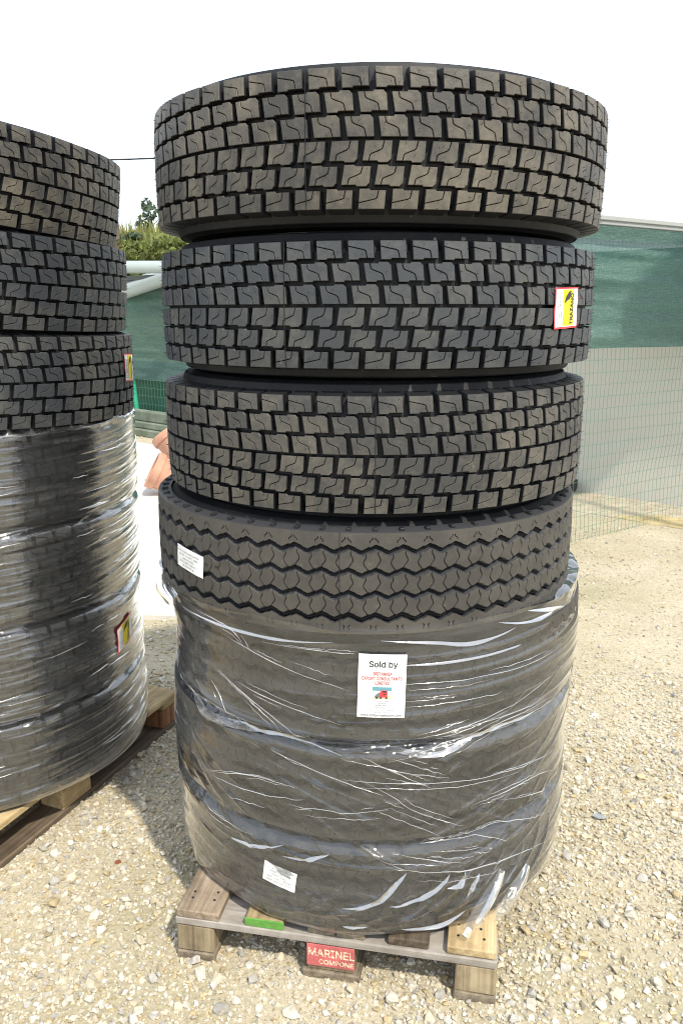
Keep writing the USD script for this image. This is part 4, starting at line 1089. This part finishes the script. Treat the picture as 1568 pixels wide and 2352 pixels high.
# left film: streaked winding
z_lo2, z_hi2 = 0.160, LEFT[3][2] + 0.150
fa = math.atan2(-LX, LY)  # the stack's side that faces the camera, measured from straight towards -y
ang2 = front_angles(460, 70, face=fa * 0.9)
zs2 = np.linspace(z_lo2, z_hi2, 430)
A2, Z2 = np.meshgrid(ang2, zs2, indexing="ij")
bz = np.array([0.144 + PITCH_W * k for k in range(5)])
dist = np.min(np.abs(Z2[..., None] - bz[None, None, 1:4]), axis=-1)
R2 = 0.5510 - 0.030 * np.exp(-(dist / 0.012) ** 2) * (0.35 + 0.9 * meshkit.fbm(np.stack([A2 * 1.5, A2 * 0, Z2 * 3], -1), 2, 44))
R2 -= 0.05 * np.clip((Z2 - (z_hi2 - 0.022)) / 0.022, 0, 1) ** 2
R2 -= 0.006 * np.clip((0.19 - Z2) / 0.03, 0, 1) ** 2
S2 = A2 * 0.545
wav = 0.03 * np.sin(A2 * 1.3 + 1.0)
rr = np.random.default_rng(9)
D2 = (meshkit.fbm(np.stack([S2 * 5, (Z2 + wav) * 75, S2 * 0], -1), 3, 3) - 0.5) * 0.0060
D2 += (meshkit.fbm(np.stack([S2 * 9, (Z2 + wav) * 190, S2 * 0 + 7], -1), 2, 13) - 0.5) * 0.0026
cr = []
for k in range(70):
    z0 = rr.uniform(0.2, 1.22); s0 = rr.uniform(-0.7, 0.9); ln = rr.uniform(0.12, 0.6)
    cr.append((s0, z0, s0 + ln, z0 + ln * rr.uniform(0.0, 0.14), rr.uniform(-0.01, 0.01), rr.uniform(0.001, 0.0035), rr.uniform(0.0022, 0.004)))
for b in bz[1:4]:
    for k in range(16):
        s0 = rr.uniform(-0.7, 0.8); ln = rr.uniform(0.15, 0.4); cr.append((s0, b + rr.uniform(-0.04, 0.02), s0 + ln, b + rr.uniform(-0.01, 0.06), 0.0, rr.uniform(0.002, 0.006), rr.uniform(0.003, 0.005)))
D2 += crease_field(S2, Z2, cr)
zr = np.clip((Z2 - (z_hi2 - 0.05)) / 0.05, 0, 1)
Z2f = Z2 + zr * (meshkit.fbm(np.stack([A2 * 4, A2 * 0, A2 * 0], -1), 4, 17) - 0.45) * 0.06
D2 += zr * (meshkit.fbm(np.stack([A2 * 7, Z2 * 40, A2 * 0], -1), 3, 18) - 0.5) * 0.02
CX2 = np.interp(Z2, lz[:4], [p[0] for p in LEFT[:4]])
Rf2 = R2 + D2
film2 = thing("stretch_film", "streaky clear stretch film wound tightly round the lower tyres at left", "plastic film")
RF2 = RegularGridInterpolator((ang2[:460], zs2), Rf2[:460], bounds_error=False, fill_value=None)
ms = []
rr = np.random.default_rng(91)
for k in range(170):
    zc_ = rr.uniform(0.2, 1.26); a0 = fa + (rr.normal(-0.42, 0.22) if rr.random() < 0.6 else rr.normal(0.85, 0.22)); la = rr.uniform(0.08, 0.34)
    t = np.linspace(0, 1, 22)
    a_ = a0 + la * t; z_ = zc_ + la * 0.545 * rr.uniform(-0.03, 0.12) * t + (meshkit.noise(np.stack([t * 6, t * 0, t * 0 + k * 3.3], -1)) - 0.5) * 0.004
    z_ = np.clip(z_, zs2[0] + 0.002, zs2[-1] - 0.01)
    r_ = RF2(np.stack([a_, z_], -1)) + 0.0008
    rad_ = rr.uniform(0.0007, 0.0020) * np.sin(PI * np.clip(t, 0.03, 0.97)) ** 0.7
    cx_ = np.interp(z_, lz[:4], [p[0] for p in LEFT[:4]])
    ms.append(tube(np.stack([cx_ + r_ * np.sin(a_), LY + 0.078 - r_ * np.cos(a_), z_], -1), rad_, 5, cap=False))
obj("strands", cat(ms), FILM_STRAND, film2, smooth=True, kind="stuff")
at_ = np.linspace(fa - 1.5, fa + 1.6, 420); vt_ = np.linspace(0, 1, 14)
AT, VT = np.meshgrid(at_, vt_, indexing="ij")
crm = meshkit.fbm(np.stack([AT * 9, VT * 3.5, AT * 0], -1), 4, 71) - 0.5
crm2 = meshkit.fbm(np.stack([AT * 9, VT * 3.5, AT * 0 + 9], -1), 4, 72) - 0.5
rt_ = 0.548 - 0.062 * VT + crm * 0.045 * np.sin(PI * VT) ** 0.5
zt_ = z_hi2 - 0.030 + 0.030 * VT ** 0.7 + crm2 * 0.055 * VT * (1 - 0.3 * VT)
obj("top_edge", grid(np.stack([LEFT[3][0] + rt_ * np.sin(AT), LEFT[3][1] - rt_ * np.cos(AT), zt_], -1)), FILM_FOLD, film2, smooth=True, label="crumpled upper edge of the film")
obj("wrap", grid(np.stack([CX2 + Rf2 * np.sin(A2), LY + 0.078 - Rf2 * np.cos(A2), Z2f], -1), wrap=True), FILM_LEFT, film2, smooth=True)

# ------------------------------------------------------------------ labels and notices
class Patch:
    """a sheet lying on an upright cylinder: local x right, y up, metres"""
    def __init__(s, c, R, ang, z, rot=0.0, skew=0.0, rumple=0.0, lift=0.0):
        s.c, s.R, s.a, s.z, s.rot, s.skew, s.rumple, s.lift = c, R, ang, z, rad(rot), skew, rumple, lift
    def map(s, x, y, h):
        x, y, h = map(np.asarray, (x, y, h))
        X = x * math.cos(s.rot) - y * math.sin(s.rot); Y = x * math.sin(s.rot) + y * math.cos(s.rot)
        Y = Y + s.skew * X
        a = s.a + X / s.R
        r = s.R + h + (s.rumple * (meshkit.noise(np.stack([x * 60, y * 60, x * 0 + s.a * 9], -1), 3) - 0.5) if s.rumple else 0)
        return np.stack([s.c[0] + r * np.sin(a), s.c[1] - r * np.cos(a), s.z + Y + 0 * r], -1)
    def sheet(s, x0, x1, y0, y1, h, n=12, m=12, thick=0.0004):
        X, Y = np.meshgrid(np.linspace(x0, x1, n), np.linspace(y0, y1, m), indexing="ij")
        g = grid(s.map(X, Y, np.full_like(X, h)))
        b = grid(s.map(X, Y, np.full_like(X, h - thick)), flip=True)
        return cat([g, b])
    def poly(s, pts, h, d=0.0002):
        m = prism(Polygon(pts), [(0, 0), (0, d)])
        v = np.asarray(m.vertices)
        return T(s.map(v[:, 0], v[:, 1], h + v[:, 2]), m.faces)
    def text(s, st, height, cx, cy, h, bold=False, width=None, ang=0.0):
        v, f = flat_text(st, height, bold, 0, 0, 0, width=width, th=0.0002)
        ca, sa = math.cos(rad(ang)), math.sin(rad(ang))
        x, y = v[:, 0] * ca - v[:, 1] * sa + cx, v[:, 0] * sa + v[:, 1] * ca + cy
        return T(s.map(x, y, h + v[:, 2]), f)

# the notice
nt = thing("paper_notice", "white sold by notice with red lettering and small truck picture on the film", "notice")
na = math.asin(0.0) + 0.005
pt_ = Patch((MAIN[5][0], 2.172), 0.5665, -0.018, 0.812, rot=-1.2, skew=0.0)
W, H = 0.104, 0.150
obj("sheet", pt_.sheet(-W / 2, W / 2, -H / 2, H / 2, 0.003, 10, 8), PAPER, nt)
h0 = 0.0034
obj("heading", pt_.text("Sold by", 0.0135, 0.002, 0.052, h0, True, width=0.062), BLACKINK, nt)
obj("company_line", pt_.text("BRITANNIA", 0.0076, 0.001, 0.0295, h0, True, width=0.040), REDINK, nt)
obj("company_line", pt_.text("EXPORT CONSULTANTS", 0.0076, 0.000, 0.0185, h0, True, width=0.087), REDINK, nt)
obj("company_line", pt_.text("LIMITED", 0.0076, 0.001, 0.0080, h0, True, width=0.032), REDINK, nt)
pic = obj("truck_picture", pt_.sheet(-0.0205, 0.0215, -0.030, -0.0015, h0, 6, 4, 0.0001), PALEPR, nt)
obj("picture_sky", pt_.sheet(-0.0205, 0.0215, -0.0105, -0.0015, h0 + 0.0002, 6, 3, 0.0001), SKYPR, pic)
obj("picture_sand", pt_.poly([(-0.0205, -0.030), (0.0215, -0.030), (0.0215, -0.019), (0.010, -0.0225), (-0.0205, -0.0265)], h0 + 0.0002), SANDPR, pic)
obj("picture_tipper", pt_.poly([(-0.0155, -0.0235), (-0.008, -0.0155), (-0.003, -0.016), (-0.004, -0.025), (-0.013, -0.027)], h0 + 0.0005), GREYINK, pic)
obj("picture_cab", pt_.poly([(-0.004, -0.0255), (-0.004, -0.013), (0.000, -0.0088), (0.011, -0.0092), (0.0125, -0.012), (0.0125, -0.025)], h0 + 0.0008), REDPR, pic)
obj("picture_windscreen", pt_.poly([(0.0012, -0.0138), (0.0016, -0.0100), (0.0106, -0.0100), (0.0116, -0.0138)], h0 + 0.0011), BLACKINK, pic)
obj("picture_grille", pt_.poly([(0.0030, -0.0195), (0.0030, -0.0175), (0.0112, -0.0175), (0.0112, -0.0195)], h0 + 0.0011), BLACKINK, pic)
for cx_ in (-0.010, -0.0015, 0.0105):
    obj("picture_wheel", pt_.poly([(cx_ - 0.0022, -0.0283), (cx_ - 0.0022, -0.0245), (cx_ + 0.0022, -0.0245), (cx_ + 0.0022, -0.0283)], h0 + 0.0014), BLACKINK, pic)
for k, (s, w_) in enumerate((("Western Road", 0.032), ("Romford", 0.016), ("Essex RM1", 0.026), ("United Kingdom", 0.031), ("Mobile: +44 (0) 7905 284", 0.056), ("+353 87 1 051 89", 0.034))):
    obj("address_line", pt_.text(s, 0.0027, 0.001, -0.0345 - 0.0053 * k - (0.0008 if k > 3 else 0), h0, False, width=w_), GREYINK, nt)
obj("web_line", pt_.text("www.britanniaexport.com", 0.0056, 0.000, -0.0690, h0, True, width=0.090), GREYINK, nt)

def brand_label(label, c, R, a, z, rot, skew, scale=1.0):
    t = thing("tyre_label", label, "label")
    p = Patch(c, R, a, z, rot, skew, rumple=0.0035)
    W, H = 0.100 * scale, 0.086 * scale
    obj("sheet", p.sheet(-W / 2, W / 2, -H / 2, H / 2, 0.003, 14, 16), REDPR, t)
    obj("white_field", p.sheet(-W / 2 + 0.003, W / 2 - 0.003, -H / 2 + 0.004, H / 2 - 0.003, 0.0036, 14, 16), PAPER, t)
    obj("yellow_field", p.sheet(-0.018 * scale, 0.026 * scale, -H / 2 + 0.006, H / 2 - 0.004, 0.0043, 10, 16), YELLOW, t)
    obj("brand_word", p.text("TRAZANO", 0.0120 * scale, 0.0165 * scale, -0.002, 0.0052, True, width=0.066 * scale, ang=90), BLACKINK, t)
    obj("tyre_drawing", p.poly([(-0.016 * scale, 0.010), (-0.008 * scale, 0.026), (0.004 * scale, 0.035), (0.012 * scale, 0.036), (0.006 * scale, 0.020), (-0.006 * scale, 0.016)], 0.0056), BLACKINK, t)
    for k in range(3):
        obj("print_line", p.text("315/80 R22.5" if k == 0 else "TUBELESS", 0.003 * scale, (-0.040 + 0.007 * k) * scale, -0.004, 0.0046, False, width=0.060 * scale, ang=90), GREYINK, t)
    return t
brand_label("yellow and red brand label stuck on the grey tyre of the main stack", (MAIN[2][0], MAIN[2][1]), R_D, rad(47.0), ZC + 0.012, 2.0, 0.0, 1.0)
aL = fa
brand_label("yellow and red brand label on the tread of the unwrapped tyre at left", (LEFT[4][0], LEFT[4][1]), R_D, rad(91.0), LEFT[4][2] + 0.005, 0.0, -0.05, 1.0)
brand_label("yellow and red brand label on the film wrapped stack at left", (LEFT[1][0], LEFT[1][1]), 0.5535, rad(77.0), LEFT[1][2] + 0.0, 0.0, 0.30, 1.0)

def data_label(label, c, R, a, z, rot, W, H, flip):
    t = thing("paper_label", label, "label")
    p = Patch(c, R, a, z, rot, 0.0, rumple=0.003)
    obj("sheet", p.sheet(-W / 2, W / 2, -H / 2, H / 2, 0.0025, 14, 10), PAPER, t)
    for k, (s, w_) in enumerate((("8 141211E", 0.5), ("L 0000 L 28E 5 101", 0.75), ("0337325", 0.45), ("385   143 J   20 PR", 0.8), ("RZA80 245/70 R17.5 143", 0.85))):
        y = (0.34 - 0.16 * k) * H
        obj("print_line", p.text(s, 0.0038, -0.03 * W if flip else 0.0, y * (-1 if flip else 1), 0.0042, False, width=W * w_ * 0.9, ang=180 if flip else 0), GREYINK, t)
    return t
data_label("small white printed label on the ribbed zigzag tyre", (MAIN[4][0], MAIN[4][1]), R_T, rad(-48.5), MAIN[4][2] - 0.004, -5.0, 0.112, 0.054, True)
data_label("white printed label on the film over the lowest tyre of the main stack", (MAIN[7][0], MAIN[7][1]), 0.5675, rad(-24.5), MAIN[7][2] + 0.012, -8.0, 0.088, 0.055, False)
# moulded lettering on the zigzag tyre
lp = Patch((MAIN[4][0], MAIN[4][1]), R_T, rad(-43.5), MAIN[4][2] + 0.001, 0.0)
let = thing("tread_lettering", "small dark upside down lettering moulded on the zigzag tyre's middle rib", "lettering")
obj("code", lp.text("RZA80 245", 0.0075, 0.0, 0.0, 0.0002, False, width=0.042, ang=180), RUB_CASE, let)
obj("word", lp.text("Road", 0.0060, 0.052, 0.0, 0.0002, True, width=0.013, ang=180), RUB_CASE, let)

# ------------------------------------------------------------------ gravel
def rock(seed, n=14, flat=0.62):
    r = np.random.default_rng(seed)
    p = r.normal(0, 1, (n, 3)); p /= np.linalg.norm(p, axis=1, keepdims=True)
    p *= r.uniform(0.8, 1.05, (n, 1)) * np.array([1.0, r.uniform(0.6, 0.95), flat * r.uniform(0.75, 1.1)])
    return trimesh.convex.convex_hull(p)
gr = UsdGeom.PointInstancer.Define(stage, "/World/gravel")
tag(gr, "loose pale crushed stone gravel spread over the yard", "gravel", kind="stuff")
UsdGeom.Scope.Define(stage, "/World/gravel/stones")
protos = []
for k in range(16):
    mt = STONES[(0, 0, 1, 0, 1, 2, 0, 3, 1, 0, 0, 1, 2, 0, 3, 1)[k]]
    m = usdkit.mesh(stage, f"/World/gravel/stones/pebble" + ("" if k == 0 else f"_{k:03d}"), rock(200 + k), mt)
    protos.append(m.GetPath())
gr.CreatePrototypesRel().SetTargets(protos)
r = np.random.default_rng(99)
def area(n, x0, x1, y0, y1): return np.stack([r.uniform(x0, x1, n), r.uniform(y0, y1, n)], -1)
P1 = np.vstack([area(125000, -2.2, 2.0, 1.2, 3.4), area(52000, -2.6, 3.4, 3.4, 6.0), area(12000, -3.4, 3.6, 6.0, 11.0), area(6000, -3, 3, -0.5, 1.2)])
clump = meshkit.fbm(np.stack([P1[:, 0] * 2.6, P1[:, 1] * 2.6, P1[:, 0] * 0], -1), 4, 12)
comp = np.clip((P1[:, 1] - 2.6) / 1.2, 0, 1) * np.clip((P1[:, 0] - 0.4) / 0.5, 0, 1)      # compacted sand at the right
keep = r.random(len(P1)) < np.clip((clump - 0.26) * 4.6, 0.62, 1.0) * (1 - 0.40 * comp)
P1 = P1[keep]; clump = clump[keep]
from shapely import contains_xy
inp = contains_xy(pad_poly.buffer(-0.02), P1[:, 0], P1[:, 1]) | contains_xy(base.buffer(-0.01), P1[:, 0], P1[:, 1])
far = (P1 - wA) @ wn < 0.1
keep_ok = ~(inp | far); comp = comp[keep]
P1 = P1[keep_ok]
n = len(P1)
sz = 0.0050 * np.exp(r.normal(0, 0.40, n))
big = r.random(n) < 0.05; sz[big] *= r.uniform(1.5, 2.3, big.sum())
sz = np.clip(sz, 0.003, 0.021) * (1 - 0.28 * comp[keep_ok])
sz[P1[:, 1] > 3.4] *= 1.15
zz = ground_h(P1[:, 0], P1[:, 1]) + sz * r.uniform(0.0, 0.5, n)
gr.CreatePositionsAttr(Vt.Vec3fArray.FromNumpy(np.column_stack([P1, zz]).astype(np.float32)))
gr.CreateScalesAttr(Vt.Vec3fArray.FromNumpy(np.repeat(sz[:, None], 3, 1).astype(np.float32)))
gr.CreateProtoIndicesAttr(Vt.IntArray.FromNumpy(r.integers(0, 16, n).astype(np.int32)))
th = r.uniform(0, 2 * PI, n) / 2; tl = r.normal(0, 0.22, (n, 2))
q = np.stack([np.cos(th), tl[:, 0] * np.cos(th), tl[:, 1] * np.cos(th), np.sin(th)], -1); q /= np.linalg.norm(q, axis=1, keepdims=True)
gr.CreateOrientationsAttr(Vt.QuathArray([Gf.Quath(float(a), float(b), float(c), float(d)) for a, b, c, d in q]))
# single larger stones
def stone(label, x, y, s, mat, seed, flat=0.62):
    m = rock(seed, 18, flat); m.apply_scale(s)
    m.apply_translation((x, y, float(ground_h(np.array([x]), np.array([y]))[0]) + s * 0.3))
    obj("stone", m, mat, label=label, cat="stone")
stone("large grey and cream stone lying before the red printed block", -0.115, 1.545, 0.026, STONES[1], 301)
stone("large white stone in the gravel beyond the right end of the main pallet", 0.785, 1.86, 0.021, STONES[1], 302)
stone("blue grey stone on the gravel right of the wrapped tyres", 0.84, 2.30, 0.026, BLUESTONE, 303, 0.5)
stone("small reddish brick fragment in the gravel right of the wrapped tyres", 0.625, 2.19, 0.012, REDSTONE, 304)
stone("white stone near the right lower corner of the photo", 0.665, 1.52, 0.020, STONES[1], 305)
stone("small red stone in the gravel between the two stacks", -0.67, 2.08, 0.011, REDSTONE, 306)
stone("round pale stone before the left foot of the main pallet", -0.285, 1.555, 0.022, STONES[2], 307)
